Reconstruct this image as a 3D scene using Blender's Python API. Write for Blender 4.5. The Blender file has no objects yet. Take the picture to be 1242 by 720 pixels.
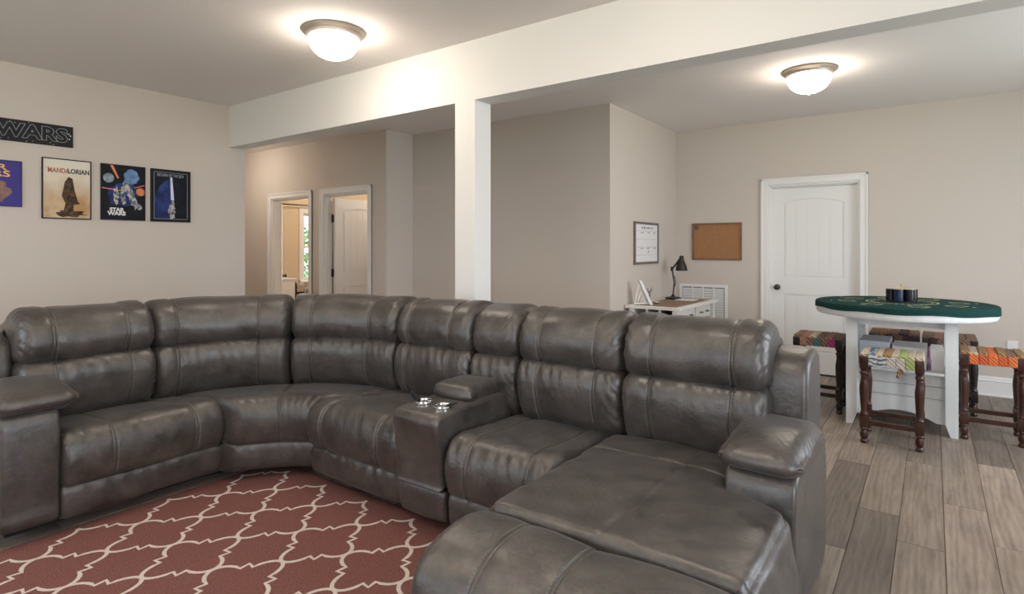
import bpy, bmesh, math, random
import numpy as np
from mathutils import Vector, Matrix

# ------------------------------------------------------------------ camera, world, light, exposure
scene = bpy.context.scene
COL = scene.collection
cam_data = bpy.data.cameras.new('camera')
cam = bpy.data.objects.new('camera', cam_data); COL.objects.link(cam)
cam.location = (0, 0, 1.342)
cam.rotation_euler = (math.radians(90), 0, math.radians(35.934))
cam_data.sensor_fit = 'HORIZONTAL'; cam_data.sensor_width = 36
cam_data.lens = 704.607 / 1242 * 36
cam_data.shift_y = -59.09 / 1242
cam_data.clip_start = 0.02; cam_data.clip_end = 200
scene.camera = cam

world = bpy.data.worlds.new('world'); scene.world = world
world.use_nodes = True
bg = world.node_tree.nodes['Background']
bg.inputs['Color'].default_value = (0.80, 0.88, 1.0, 1)
bg.inputs['Strength'].default_value = 2.5

vs = scene.view_settings
vs.view_transform = 'Standard'; vs.look = 'None'; vs.gamma = 1; vs.use_curve_mapping = False
vs.exposure = 0.64
scene.cycles.use_denoising = True
scene.cycles.max_bounces = 8
scene.cycles.diffuse_bounces = 5
scene.cycles.sample_clamp_indirect = 6

def area_light(name, loc, rot, sx, sy, power, color):
    l = bpy.data.lights.new(name, 'AREA'); l.shape = 'RECTANGLE'; l.size = sx; l.size_y = sy
    l.energy = power; l.color = color
    o = bpy.data.objects.new(name, l); COL.objects.link(o)
    o.location = loc; o.rotation_euler = rot
    return o
DAY = (0.86, 0.93, 1.0)
R90 = math.pi / 2
# daylight from unseen windows placed behind the camera to brighten the room
area_light('daylight', (-3.9, -1.615, 1.45), (R90, 0, 0), 1.5, 1.5, 8, DAY)
area_light('daylight', (-0.9, -1.615, 1.45), (R90, 0, 0), 1.5, 1.5, 8, DAY)
area_light('daylight', (2.215, 0.6, 1.45), (R90, 0, R90), 1.7, 1.9, 36, DAY)
area_light('daylight', (2.215, 4.6, 1.45), (R90, 0, R90), 1.7, 1.9, 34, DAY)
area_light('daylight', (-8.585, 6.30, 1.36), (R90, 0, -R90), .85, 1.1, 14, DAY)
LAMP_EMIT = 25.0

CEIL = 2.74
# ------------------------------------------------------------------ materials
MATS = {}
def new_mat(name):
    m = bpy.data.materials.new(name); m.use_nodes = True
    MATS[name] = m
    nt = m.node_tree
    return m, nt, nt.nodes['Principled BSDF']

def mat(name, col, rough=0.5, metal=0.0, var=0.0, scale=8.0, bump=0.0, bscale=60.0, spec=0.5, emit=None, estr=0.0, alpha=None, stretch=(1, 1, 1), sheen=0.0):
    m, nt, b = new_mat(name)
    b.inputs['Base Color'].default_value = (*col, 1)
    b.inputs['Roughness'].default_value = rough
    b.inputs['Metallic'].default_value = metal
    b.inputs['Specular IOR Level'].default_value = spec
    if sheen: b.inputs['Sheen Weight'].default_value = sheen
    if emit is not None:
        b.inputs['Emission Color'].default_value = (*emit, 1); b.inputs['Emission Strength'].default_value = estr
    N, L = nt.nodes.new, nt.links.new
    if var > 0 or bump > 0:
        tc = N('ShaderNodeTexCoord'); mp = N('ShaderNodeMapping')
        mp.inputs['Scale'].default_value = stretch
        L(tc.outputs['Object'], mp.inputs['Vector'])
    if var > 0:
        n = N('ShaderNodeTexNoise'); n.inputs['Scale'].default_value = scale; n.inputs['Detail'].default_value = 5
        L(mp.outputs[0], n.inputs['Vector'])
        r = N('ShaderNodeValToRGB')
        r.color_ramp.elements[0].position = 0.3; r.color_ramp.elements[1].position = 0.72
        r.color_ramp.elements[0].color = (*[max(0, c * (1 - var)) for c in col], 1)
        r.color_ramp.elements[1].color = (*[min(1, c * (1 + var)) for c in col], 1)
        L(n.outputs['Fac'], r.inputs['Fac']); L(r.outputs['Color'], b.inputs['Base Color'])
    if bump > 0:
        n2 = N('ShaderNodeTexNoise'); n2.inputs['Scale'].default_value = bscale; n2.inputs['Detail'].default_value = 3
        L(mp.outputs[0], n2.inputs['Vector'])
        bp = N('ShaderNodeBump'); bp.inputs['Strength'].default_value = bump; bp.inputs['Distance'].default_value = 0.01
        L(n2.outputs['Fac'], bp.inputs['Height']); L(bp.outputs[0], b.inputs['Normal'])
    return m

mat('paint_wall', (0.61, 0.548, 0.49), 0.75, bump=0.03, bscale=180, spec=0.25)
mat('paint_bedroom', (0.66, 0.52, 0.36), 0.75, bump=0.03, bscale=180, spec=0.25)
mat('paint_ceiling', (0.83, 0.785, 0.765), 0.9, bump=0.04, bscale=220, spec=0.15)
mat('paint_beam', (0.77, 0.755, 0.735), 0.6, spec=0.3)
mat('trim_white', (0.80, 0.785, 0.765), 0.4, spec=0.4)
mat('door_white', (0.80, 0.79, 0.775), 0.42, spec=0.4)
mat('bronze', (0.07, 0.058, 0.05), 0.35, metal=0.6)
mat('nickel', (0.50, 0.44, 0.38), 0.42, metal=0.8)
mat('black_metal', (0.012, 0.012, 0.013), 0.35, spec=0.5)
mat('chrome', (0.85, 0.86, 0.87), 0.12, metal=1.0)
mat('lamp_glass', (0.9, 0.88, 0.84), 0.3, emit=(1.0, 0.88, 0.73), estr=LAMP_EMIT)
mat('frame_black', (0.012, 0.011, 0.011), 0.55, spec=.25)
mat('white_board', (0.82, 0.82, 0.83), 0.25)
mat('ink', (0.08, 0.08, 0.09), 0.6)
mat('frame_grey', (0.17, 0.14, 0.12), 0.45, var=.2, scale=30)
mat('cork_frame', (0.20, 0.11, 0.06), 0.5, var=.2, scale=20)
mat('cork', (0.36, 0.175, 0.075), 0.9, var=0.14, scale=70, bump=0.3, bscale=150)
mat('desk_white', (0.78, 0.76, 0.72), 0.45, var=.05, scale=9)
mat('desk_wood', (0.24, 0.15, 0.095), 0.5, var=.3, scale=14, stretch=(8, 1, 1))
mat('table_white', (0.74, 0.76, 0.77), 0.5, var=.07, scale=16, stretch=(1, 1, .15), bump=.08, bscale=40)
mat('felt', (0.011, 0.046, 0.042), 0.95, var=.12, scale=30, bump=.15, bscale=400, spec=.15)
mat('felt_print', (0.55, 0.55, 0.33), 0.9)
mat('dark_wood', (0.050, 0.016, 0.010), 0.28, var=.35, scale=22, stretch=(1, 1, .25))
mat('dark_wood_black', (0.018, 0.010, 0.008), 0.3, var=.3, scale=22, stretch=(1, 1, .25))
mat('box_blue', (0.38, 0.42, 0.49), 0.5, var=.12, scale=12)
mat('box_grey', (0.55, 0.54, 0.54), 0.5, var=.1, scale=12)
mat('box_print', (0.30, 0.12, 0.32), 0.5, var=.5, scale=30)
mat('paper', (0.85, 0.84, 0.82), 0.7)
mat('chip_black', (0.012, 0.012, 0.016), 0.22)
mat('chip_blue', (0.012, 0.03, 0.075), 0.22)
mat('chip_gold', (0.60, 0.45, 0.22), 0.4)
mat('plastic_clear', (0.55, 0.53, 0.5), 0.2)
mat('vent_white', (0.78, 0.77, 0.77), 0.5)
mat('vent_dark', (0.22, 0.21, 0.21), 0.8)
mat('quilt', (0.42, 0.36, 0.33), 0.85, var=.5, scale=18)
mat('glass_green', (0.22, 0.42, 0.14), 0.9, var=.5, scale=6)
mat('lawn', (0.12, 0.26, 0.06), 0.9, var=.4, scale=4)
mat('sofa_base', (0.010, 0.009, 0.009), 0.8)
mat('ornament', (0.20, 0.19, 0.17), 0.4, metal=.4)
mat('rug_line', (0.62, 0.54, 0.48), 0.95, var=.12, scale=120, bump=.4, bscale=500)

def make_glass():
    m, nt, b = new_mat('window_glass')
    b.inputs['Base Color'].default_value = (0.95, 0.98, 1, 1); b.inputs['Roughness'].default_value = 0.02
    b.inputs['Transmission Weight'].default_value = 1.0; b.inputs['IOR'].default_value = 1.02
make_glass()

def make_leather():
    m, nt, b = new_mat('leather')
    N, L = nt.nodes.new, nt.links.new
    tc = N('ShaderNodeTexCoord')
    n1 = N('ShaderNodeTexNoise'); n1.inputs['Scale'].default_value = 8.5; n1.inputs['Detail'].default_value = 8; n1.inputs['Roughness'].default_value = 0.74
    L(tc.outputs['Object'], n1.inputs['Vector'])
    r = N('ShaderNodeValToRGB')
    e = r.color_ramp.elements
    e[0].position = 0.32; e[0].color = (0.0195, 0.0155, 0.0132, 1)
    e[1].position = 0.70; e[1].color = (0.084, 0.068, 0.059, 1)
    L(n1.outputs['Fac'], r.inputs['Fac'])
    n2 = N('ShaderNodeTexNoise'); n2.inputs['Scale'].default_value = 60; n2.inputs['Detail'].default_value = 4
    L(tc.outputs['Object'], n2.inputs['Vector'])
    mx = N('ShaderNodeMix'); mx.data_type = 'RGBA'; mx.blend_type = 'OVERLAY'; mx.inputs[0].default_value = 0.55
    L(r.outputs['Color'], mx.inputs[6]); L(n2.outputs['Color'], mx.inputs[7])
    hs = N('ShaderNodeHueSaturation'); hs.inputs['Saturation'].default_value = 0.85
    L(mx.outputs[2], hs.inputs['Color']); L(hs.outputs[0], b.inputs['Base Color'])
    mr = N('ShaderNodeMapRange'); mr.inputs[1].default_value = .3; mr.inputs[2].default_value = .7
    mr.inputs[3].default_value = 0.32; mr.inputs[4].default_value = 0.46
    L(n1.outputs['Fac'], mr.inputs[0]); L(mr.outputs[0], b.inputs['Roughness'])
    b.inputs['Specular IOR Level'].default_value = 0.6
    b.inputs['Coat Weight'].default_value = 0.30; b.inputs['Coat Roughness'].default_value = 0.40; b.inputs['Coat IOR'].default_value = 1.6
    b.inputs['Sheen Weight'].default_value = 0.10; b.inputs['Sheen Roughness'].default_value = 0.35; b.inputs['Sheen Tint'].default_value = (.95, .93, .9, 1)
    v = N('ShaderNodeTexVoronoi'); v.inputs['Scale'].default_value = 260
    L(tc.outputs['Object'], v.inputs['Vector'])
    n3 = N('ShaderNodeTexNoise'); n3.inputs['Scale'].default_value = 26; n3.inputs['Detail'].default_value = 4; n3.inputs['Distortion'].default_value = 1.2
    L(tc.outputs['Object'], n3.inputs['Vector'])
    b1 = N('ShaderNodeBump'); b1.inputs['Strength'].default_value = 0.10; b1.inputs['Distance'].default_value = 0.002
    L(v.outputs['Distance'], b1.inputs['Height'])
    b2 = N('ShaderNodeBump'); b2.inputs['Strength'].default_value = 0.32; b2.inputs['Distance'].default_value = 0.008
    L(n3.outputs['Fac'], b2.inputs['Height']); L(b1.outputs[0], b2.inputs['Normal'])
    L(b2.outputs[0], b.inputs['Normal'])
make_leather()
mat('stitch', (0.17, 0.15, 0.13), 0.7)

def make_plank():
    m, nt, b = new_mat('plank_wood')
    N, L = nt.nodes.new, nt.links.new
    tc = N('ShaderNodeTexCoord'); oi = N('ShaderNodeObjectInfo')
    cmb = N('ShaderNodeCombineXYZ')
    m1 = N('ShaderNodeMath'); m1.operation = 'MULTIPLY'; m1.inputs[1].default_value = 47.0
    L(oi.outputs['Random'], m1.inputs[0]); L(m1.outputs[0], cmb.inputs[0]); L(m1.outputs[0], cmb.inputs[1])
    ad = N('ShaderNodeVectorMath'); ad.operation = 'ADD'
    L(tc.outputs['Object'], ad.inputs[0]); L(cmb.outputs[0], ad.inputs[1])
    mp = N('ShaderNodeMapping'); mp.inputs['Scale'].default_value = (8.5, 1.0, 1)
    L(ad.outputs[0], mp.inputs['Vector'])
    n1 = N('ShaderNodeTexNoise'); n1.inputs['Scale'].default_value = 2.2; n1.inputs['Detail'].default_value = 9; n1.inputs['Distortion'].default_value = 0.5; n1.inputs['Roughness'].default_value = .66
    L(mp.outputs[0], n1.inputs['Vector'])
    w = N('ShaderNodeTexWave'); w.inputs['Scale'].default_value = 1.3; w.inputs['Distortion'].default_value = 14.0; w.inputs['Detail'].default_value = 3; w.inputs['Detail Scale'].default_value = 0.7
    L(mp.outputs[0], w.inputs['Vector'])
    mp2 = N('ShaderNodeMapping'); mp2.inputs['Scale'].default_value = (90, 4, 1)
    L(ad.outputs[0], mp2.inputs['Vector'])
    n2 = N('ShaderNodeTexNoise'); n2.inputs['Scale'].default_value = 2.0; n2.inputs['Detail'].default_value = 4
    L(mp2.outputs[0], n2.inputs['Vector'])
    r = N('ShaderNodeValToRGB'); e = r.color_ramp.elements
    e[0].position = 0.25; e[0].color = (0.110, 0.083, 0.067, 1)
    e[1].position = 0.74; e[1].color = (0.40, 0.320, 0.253, 1)
    mx = N('ShaderNodeMix'); mx.data_type = 'FLOAT'; mx.inputs[0].default_value = 0.12
    L(n1.outputs['Fac'], mx.inputs[2]); L(w.outputs['Fac'], mx.inputs[3])
    mx2 = N('ShaderNodeMix'); mx2.data_type = 'FLOAT'; mx2.inputs[0].default_value = 0.20
    L(mx.outputs[0], mx2.inputs[2]); L(n2.outputs['Fac'], mx2.inputs[3])
    L(mx2.outputs[0], r.inputs['Fac'])
    hv = N('ShaderNodeHueSaturation')
    mr = N('ShaderNodeMapRange'); mr.inputs[3].default_value = 0.62; mr.inputs[4].default_value = 1.28
    L(oi.outputs['Random'], mr.inputs[0]); L(mr.outputs[0], hv.inputs['Value']); L(r.outputs['Color'], hv.inputs['Color'])
    L(hv.outputs[0], b.inputs['Base Color'])
    b.inputs['Roughness'].default_value = 0.42; b.inputs['Specular IOR Level'].default_value = .4
    bp = N('ShaderNodeBump'); bp.inputs['Strength'].default_value = .12; bp.inputs['Distance'].default_value = .004
    L(n2.outputs['Fac'], bp.inputs['Height']); L(bp.outputs[0], b.inputs['Normal'])
make_plank()

def make_rug():
    m, nt, b = new_mat('rug_pile')
    N, L = nt.nodes.new, nt.links.new
    tc = N('ShaderNodeTexCoord')
    n1 = N('ShaderNodeTexNoise'); n1.inputs['Scale'].default_value = 170; n1.inputs['Detail'].default_value = 3
    L(tc.outputs['Object'], n1.inputs['Vector'])
    r = N('ShaderNodeValToRGB'); e = r.color_ramp.elements
    e[0].position = .3; e[0].color = (0.125, 0.047, 0.041, 1); e[1].position = .75; e[1].color = (0.25, 0.118, 0.10, 1)
    L(n1.outputs['Fac'], r.inputs['Fac']); L(r.outputs[0], b.inputs['Base Color'])
    b.inputs['Roughness'].default_value = .95; b.inputs['Specular IOR Level'].default_value = .1
    bp = N('ShaderNodeBump'); bp.inputs['Strength'].default_value = .5; bp.inputs['Distance'].default_value = .004
    L(n1.outputs['Fac'], bp.inputs['Height']); L(bp.outputs[0], b.inputs['Normal'])
make_rug()

def weave_mat(name, c1, c2, scale=60, zig=False):
    m, nt, b = new_mat(name)
    N, L = nt.nodes.new, nt.links.new
    tc = N('ShaderNodeTexCoord')
    w = N('ShaderNodeTexWave'); w.inputs['Scale'].default_value = scale; w.inputs['Distortion'].default_value = 6 if zig else 2.5
    w.inputs['Detail'].default_value = 1; w.inputs['Detail Scale'].default_value = 2.0; w.bands_direction = 'Z' if zig else 'DIAGONAL'
    L(tc.outputs['Object'], w.inputs['Vector'])
    r = N('ShaderNodeValToRGB'); e = r.color_ramp.elements
    e[0].position = .35; e[0].color = (*c1, 1); e[1].position = .65; e[1].color = (*c2, 1)
    L(w.outputs['Fac'], r.inputs['Fac']); L(r.outputs[0], b.inputs['Base Color'])
    b.inputs['Roughness'].default_value = .9
    bp = N('ShaderNodeBump'); bp.inputs['Strength'].default_value = .5; bp.inputs['Distance'].default_value = .004
    L(w.outputs['Fac'], bp.inputs['Height']); L(bp.outputs[0], b.inputs['Normal'])
    return m

# ------------------------------------------------------------------ helpers
def link(o, parent=None):
    COL.objects.link(o)
    if parent is not None: o.parent = parent
    return o
def tag(o, label=None, cat=None, group=None, kind=None):
    if label: o['label'] = label
    if cat: o['category'] = cat
    if group: o['group'] = group
    if kind: o['kind'] = kind
    return o
def thing(name, label, cat, loc=(0, 0, 0), group=None):
    o = bpy.data.objects.new(name, None); o.empty_display_size = .1
    COL.objects.link(o); o.location = loc
    return tag(o, label, cat, group)
def setting(name, loc=(0, 0, 0)):
    o = bpy.data.objects.new(name, None); o.empty_display_size = .1
    COL.objects.link(o); o.location = loc; o['kind'] = 'structure'
    return o
def mesh_obj(name, verts, faces, material, parent=None, smooth=False, mats=None, fmats=None, auto=None):
    me = bpy.data.meshes.new(name)
    me.from_pydata([tuple(map(float, v)) for v in verts], [], [tuple(int(i) for i in f) for f in faces])
    for mm in (mats or [material]): me.materials.append(MATS[mm])
    if fmats is not None: me.polygons.foreach_set('material_index', fmats)
    if smooth: me.polygons.foreach_set('use_smooth', [True] * len(me.polygons))
    me.update()
    if auto is not None: me.set_sharp_from_angle(angle=math.radians(auto))
    o = bpy.data.objects.new(name, me)
    return link(o, parent)
class MB:
    """collects simple solids into ONE mesh"""
    def __init__(s): s.v = []; s.f = []; s.m = []
    def add(s, v, f, mi=0):
        k = len(s.v); s.v += [tuple(p) for p in v]; s.f += [tuple(i + k for i in q) for q in f]; s.m += [mi] * len(f); return s
    def box(s, x0, x1, y0, y1, z0, z1, mi=0):
        v = [(x, y, z) for x in (x0, x1) for y in (y0, y1) for z in (z0, z1)]
        f = [(0, 1, 3, 2), (4, 6, 7, 5), (0, 4, 5, 1), (2, 3, 7, 6), (0, 2, 6, 4), (1, 5, 7, 3)]
        return s.add(v, f, mi)
    def bbox(s, x0, x1, y0, y1, z0, z1, b=.004, mi=0):
        """chamfered box"""
        bm = bmesh.new(); bmesh.ops.create_cube(bm, size=1)
        for q in bm.verts:
            q.co = Vector(((x0 + x1) / 2 + q.co.x * (x1 - x0), (y0 + y1) / 2 + q.co.y * (y1 - y0), (z0 + z1) / 2 + q.co.z * (z1 - z0)))
        bb = min(b, .45 * min(abs(x1 - x0), abs(y1 - y0), abs(z1 - z0)))
        bmesh.ops.bevel(bm, geom=bm.edges[:], offset=bb, segments=2, profile=.6, affect='EDGES')
        bm.verts.index_update()
        s.add([q.co[:] for q in bm.verts], [[q.index for q in f.verts] for f in bm.faces], mi); bm.free(); return s
    def lathe(s, prof, cx=0, cy=0, n=24, mi=0, cap=True):
        v = []; f = []
        for (r, z) in prof:
            for i in range(n):
                a = 2 * math.pi * i / n; v.append((cx + r * math.cos(a), cy + r * math.sin(a), z))
        for j in range(len(prof) - 1):
            for i in range(n):
                k = (i + 1) % n
                f.append((j * n + i, j * n + k, (j + 1) * n + k, (j + 1) * n + i))
        if cap:
            f.append(tuple(range(n - 1, -1, -1))); f.append(tuple((len(prof) - 1) * n + i for i in range(n)))
        return s.add(v, f, mi)
    def tube(s, pts, r, n=8, mi=0):
        pts = [Vector(p) for p in pts]; v = []; f = []
        rr = r if isinstance(r, (list, tuple)) else [r] * len(pts)
        up = None
        for i, p in enumerate(pts):
            t = (pts[min(i + 1, len(pts) - 1)] - pts[max(i - 1, 0)]).normalized()
            if up is None:
                up = Vector((0, 0, 1)) if abs(t.z) < .9 else Vector((1, 0, 0))
            a = t.cross(up).normalized(); b2 = a.cross(t).normalized(); up = b2
            for k in range(n):
                an = 2 * math.pi * k / n; v.append(p + (a * math.cos(an) + b2 * math.sin(an)) * rr[i])
        for i in range(len(pts) - 1):
            for k in range(n):
                k2 = (k + 1) % n
                f.append((i * n + k, i * n + k2, (i + 1) * n + k2, (i + 1) * n + k))
        f.append(tuple(range(n - 1, -1, -1))); f.append(tuple((len(pts) - 1) * n + k for k in range(n)))
        return s.add(v, f, mi)
    def prism(s, poly, axis, a0, a1, mi=0):
        """poly in the two other axes, extruded along axis"""
        n = len(poly); v = []
        for a in (a0, a1):
            for (p, q) in poly:
                v.append({'x': (a, p, q), 'y': (p, a, q), 'z': (p, q, a)}[axis])
        f = [tuple(range(n)), tuple(range(2 * n - 1, n - 1, -1))]
        f += [(i, i + n, (i + 1) % n + n, (i + 1) % n) for i in range(n)]
        return s.add(v, f, mi)
    def build(s, name, material, parent=None, smooth=False, mats=None, auto=None):
        o = mesh_obj(name, s.v, s.f, material, parent, smooth, mats, s.m if mats else None, auto)
        bm = bmesh.new(); bm.from_mesh(o.data); bmesh.ops.recalc_face_normals(bm, faces=bm.faces); bm.to_mesh(o.data); bm.free()
        return o
def holes_wall(x0, x1, y0, y1, z0, z1, holes, along):
    """wall box with rectangular holes given as (a0,a1,z0,z1) along x or y"""
    mb = MB()
    A0, A1 = (x0, x1) if along == 'x' else (y0, y1)
    cuts = sorted({A0, A1} | {h[0] for h in holes} | {h[1] for h in holes})
    for a, b in zip(cuts[:-1], cuts[1:]):
        zs = [(z0, z1)]
        for h in holes:
            if h[0] <= a + 1e-6 and h[1] >= b - 1e-6:
                nz = []
                for q in zs:
                    if h[2] > q[0]: nz.append((q[0], min(q[1], h[2])))
                    if h[3] < q[1]: nz.append((max(q[0], h[3]), q[1]))
                zs = nz
        for q in zs:
            if along == 'x': mb.box(a, b, y0, y1, q[0], q[1])
            else: mb.box(x0, x1, a, b, q[0], q[1])
    return mb
def struct(mb, name, material, **k):
    return tag(mb.build(name, material, **k), kind='structure')
def text_mesh(name, body, size, material, parent, loc, rot, align='CENTER', outline=None, sx=1.0, extrude=0.0008, space=1.0, bold=0.0):
    cu = bpy.data.curves.new(name, 'FONT'); cu.body = body; cu.size = size; cu.align_x = align; cu.align_y = 'CENTER'
    cu.space_character = space
    cu.resolution_u = 3; cu.offset = bold
    if outline: cu.fill_mode = 'NONE'; cu.bevel_depth = outline; cu.bevel_resolution = 0
    else: cu.extrude = extrude
    t = bpy.data.objects.new(name, cu); COL.objects.link(t)
    dg = bpy.context.evaluated_depsgraph_get(); dg.update()
    me = bpy.data.meshes.new_from_object(t.evaluated_get(dg))
    bpy.data.objects.remove(t)
    me.materials.clear(); me.materials.append(MATS[material])
    o = bpy.data.objects.new(name, me); link(o, parent)
    o.location = loc; o.rotation_euler = rot; o.scale = (sx, 1, 1)
    return o
def copy_tree(o, parent=None):
    c = o.copy(); COL.objects.link(c); c.parent = parent
    for ch in o.children: copy_tree(ch, c)
    return c

# ------------------------------------------------------------------ the shell
XP, YB, YBB, ZB = -5.627, 3.006, 3.169, 2.338      # poster wall, beam front and back, beam underside
YG, XC, YD, YH = 5.085, -2.521, 6.846, 4.658       # grey wall, desk wall, door wall, hall wall
XS = -5.20
XR, YF = 2.2, -1.6
T = .12
mb = MB(); mb.box(-9.2, XR + T, YF - T, 8.0, -.12, -.012)
floor = struct(mb, 'floor', 'vent_dark')
mb = MB(); mb.box(-9.2, XR + T, YF - T, 8.0, CEIL, CEIL + .1)
struct(mb, 'ceiling', 'paint_ceiling')
struct(MB().box(XP - T, XP, YF, YBB, 0, CEIL), 'wall_left', 'paint_wall')
D1 = (-7.575, -6.697); D2 = (-6.385, -5.52); D3 = (-1.475, -.60); DH = 2.035
struct(holes_wall(-9.2, XS, YH, YH + T, 0, CEIL, [(D1[0], D1[1], 0, DH), (D2[0], D2[1], 0, DH)], 'x'), 'wall_hall', 'paint_wall')
struct(MB().box(XS - T, XS, YH + T, YG + T, 0, CEIL), 'wall_hall_return', 'paint_wall')
struct(MB().box(XS, XC, YG, YG + T, 0, CEIL), 'wall_middle', 'paint_wall')
struct(MB().box(XC - T, XC, YG + T, YD + T, 0, CEIL), 'wall_desk', 'paint_wall')
struct(holes_wall(XC, XR + T, YD, YD + T, 0, CEIL, [(D3[0], D3[1], 0, DH)], 'x'), 'wall_back', 'paint_wall')
WR = [(-.25, 1.45, .5, 2.4), (3.75, 5.45, .5, 2.4)]
WF = [(-4.65, -3.15, .7, 2.2), (-1.65, -.15, .7, 2.2)]
struct(holes_wall(XR, XR + T, YF - T, YD, 0, CEIL, WR, 'y'), 'wall_right', 'paint_wall')
struct(holes_wall(XP - T, XR, YF - T, YF, 0, CEIL, WF, 'x'), 'wall_front', 'paint_wall')
struct(MB().box(-9.2, XP - T, YBB - .12, YBB, 0, CEIL), 'wall_hall_front', 'paint_wall')
struct(MB().box(-9.32, -9.2, YBB - .12, YH + T, 0, CEIL), 'wall_hall_end', 'paint_wall')
struct(MB().box(D3[0] - .1, D3[1] + .1, YD + T + .25, YD + T + .3, 0, CEIL).box(D3[0] - .1, D3[0] - .05, YD + T, YD + T + .25, 0, CEIL).box(D3[1] + .05, D3[1] + .1, YD + T, YD + T + .25, 0, CEIL), 'door_light_block', 'paint_wall')  # unseen box added behind the door to stop outdoor light leaking over it
struct(MB().box(XP, XR, YB, YBB, ZB, CEIL), 'trim_ceiling_beam', 'paint_beam')
struct(MB().box(-2.662, -2.486, YB, YBB + .008, 0, ZB), 'trim_column', 'paint_beam')

# bedroom beyond the first hall door, small room beyond the second
BX = -8.6
WB = (5.865, 6.75, .80, 1.93)
struct(holes_wall(BX - T, BX, YH + T, 7.4, 0, CEIL, [WB], 'y'), 'wall_bedroom_left', 'paint_bedroom')
struct(MB().box(BX, -6.6, 7.4, 7.5, 0, CEIL), 'wall_bedroom_back', 'paint_bedroom')
struct(MB().box(-6.66, -6.58, YH + T, 7.4, 0, CEIL), 'wall_bedroom_right', 'paint_bedroom')
struct(MB().box(-6.58, XS - T, 7.0, 7.1, 0, CEIL), 'wall_store_back', 'paint_wall')
struct(MB().box(XS - T - .1, XS - T, YG + T, 7.0, 0, CEIL), 'wall_store_right', 'paint_wall')

# floor planks, run towards the door wall; every plank a child of the floor
PW, PL = .1795, 1.24
offs = {0: 4.212, 1: 3.497, 2: 3.201, 3: 3.817, 4: 3.403}
def plank_mesh(w, l):
    mb = MB(); b = .0022
    v = [(b, b, 0), (w - b, b, 0), (w - b, l - b, 0), (b, l - b, 0), (.0006, .0006, -.003), (w - .0006, .0006, -.003), (w - .0006, l - .0006, -.003), (.0006, l - .0006, -.003),
         (.0006, .0006, -.012), (w - .0006, .0006, -.012), (w - .0006, l - .0006, -.012), (.0006, l - .0006, -.012)]
    f = [(0, 1, 2, 3), (0, 4, 5, 1), (1, 5, 6, 2), (2, 6, 7, 3), (3, 7, 4, 0), (4, 8, 9, 5), (5, 9, 10, 6), (6, 10, 11, 7), (7, 11, 8, 4)]
    me = bpy.data.meshes.new('plank'); me.from_pydata(v, [], f); me.materials.append(MATS['plank_wood']); me.update()
    return me
rng = random.Random(4)
full = plank_mesh(PW, PL)
rest = MB(); nplank = 0
spots = []
for c in range(-24, 16):
    x = -.495 + PW * c
    if x > XR - .02: continue
    off = offs.get(c, rng.uniform(0, PL))
    k0 = math.floor((YF - off) / PL)
    for k in range(k0, k0 + 10):
        y0 = off + k * PL; y1 = y0 + PL
        y0c, y1c = max(y0, YF), min(y1, YD)
        if x < XC - .1: y1c = min(y1c, YG)
        if x < XS - .1: y1c = min(y1c, YH)
        if x < XP: y0c = max(y0c, YBB)
        if y1c - y0c < .05: continue
        spots.append((x, y0c, y1c, y0))
def inview(s):
    cx, cy = s[0] + PW / 2, (s[1] + s[2]) / 2
    a = math.radians(35.934); d = -cx * math.sin(a) + cy * math.cos(a)
    r = cx * math.cos(a) + cy * math.sin(a)
    if d < .5: return 1e6
    return d + max(0, abs(r / d) - .95) * 50
spots.sort(key=inview)
for i, (x, y0, y1, yf) in enumerate(spots):
    if i < 290:
        if abs(y1 - y0 - PL) < 1e-6: me = full
        else: me = plank_mesh(PW, y1 - y0)
        o = bpy.data.objects.new('plank', me); link(o, floor); o.location = (x, y0, 0)
    else:
        rest.box(x + .001, x + PW - .001, y0 + .001, y1 - .001, -.012, 0)
if rest.v:
    o = rest.build('plank_field', 'plank_wood', floor); o['kind'] = 'stuff'
hall = MB()
hall.box(-9.2, -4.81, YBB, YH + T, -.012, -.002); hall.box(-8.6, -5.3, YH + T, 7.4, -.012, -.002)
hall.build('hall_floor_boards', 'plank_wood', floor)

# baseboards with a moulded cap
def baseboard(name, p0, p1, nrm, h=.175):
    p0, p1, n = Vector((*p0, 0)), Vector((*p1, 0)), Vector((*nrm, 0))
    prof = [(0, 0), (.028, 0), (.028, .012), (.016, .018), (.016, .128), (.020, .136), (.012, .148), (.012, .160), (.006, h), (0, h)]
    v = [p + n * a + Vector((0, 0, z)) for p in (p0, p1) for (a, z) in prof]
    k = len(prof)
    f = [(i, i + 1, i + 1 + k, i + k) for i in range(k - 1)] + [tuple(range(k)), tuple(range(2 * k - 1, k - 1, -1))]
    mb = MB(); mb.add(v, f)
    return struct(mb, name, 'trim_white')
baseboard('baseboard_back_left', (XC, YD), (-1.545, YD), (0, -1))
baseboard('baseboard_back_right', (-.53, YD), (XR, YD), (0, -1))
baseboard('baseboard_desk', (XC, YG), (XC, YD), (1, 0))
baseboard('baseboard_middle', (XS, YG), (XC, YG), (0, -1))
baseboard('baseboard_left', (XP, YF), (XP, YBB), (1, 0))
baseboard('baseboard_return', (XS, YH), (XS, YG), (1, 0))
baseboard('baseboard_hall', (-9.2, YH), (-7.66, YH), (0, -1))
baseboard('baseboard_right', (XR, YF), (XR, YD), (-1, 0))

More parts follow.
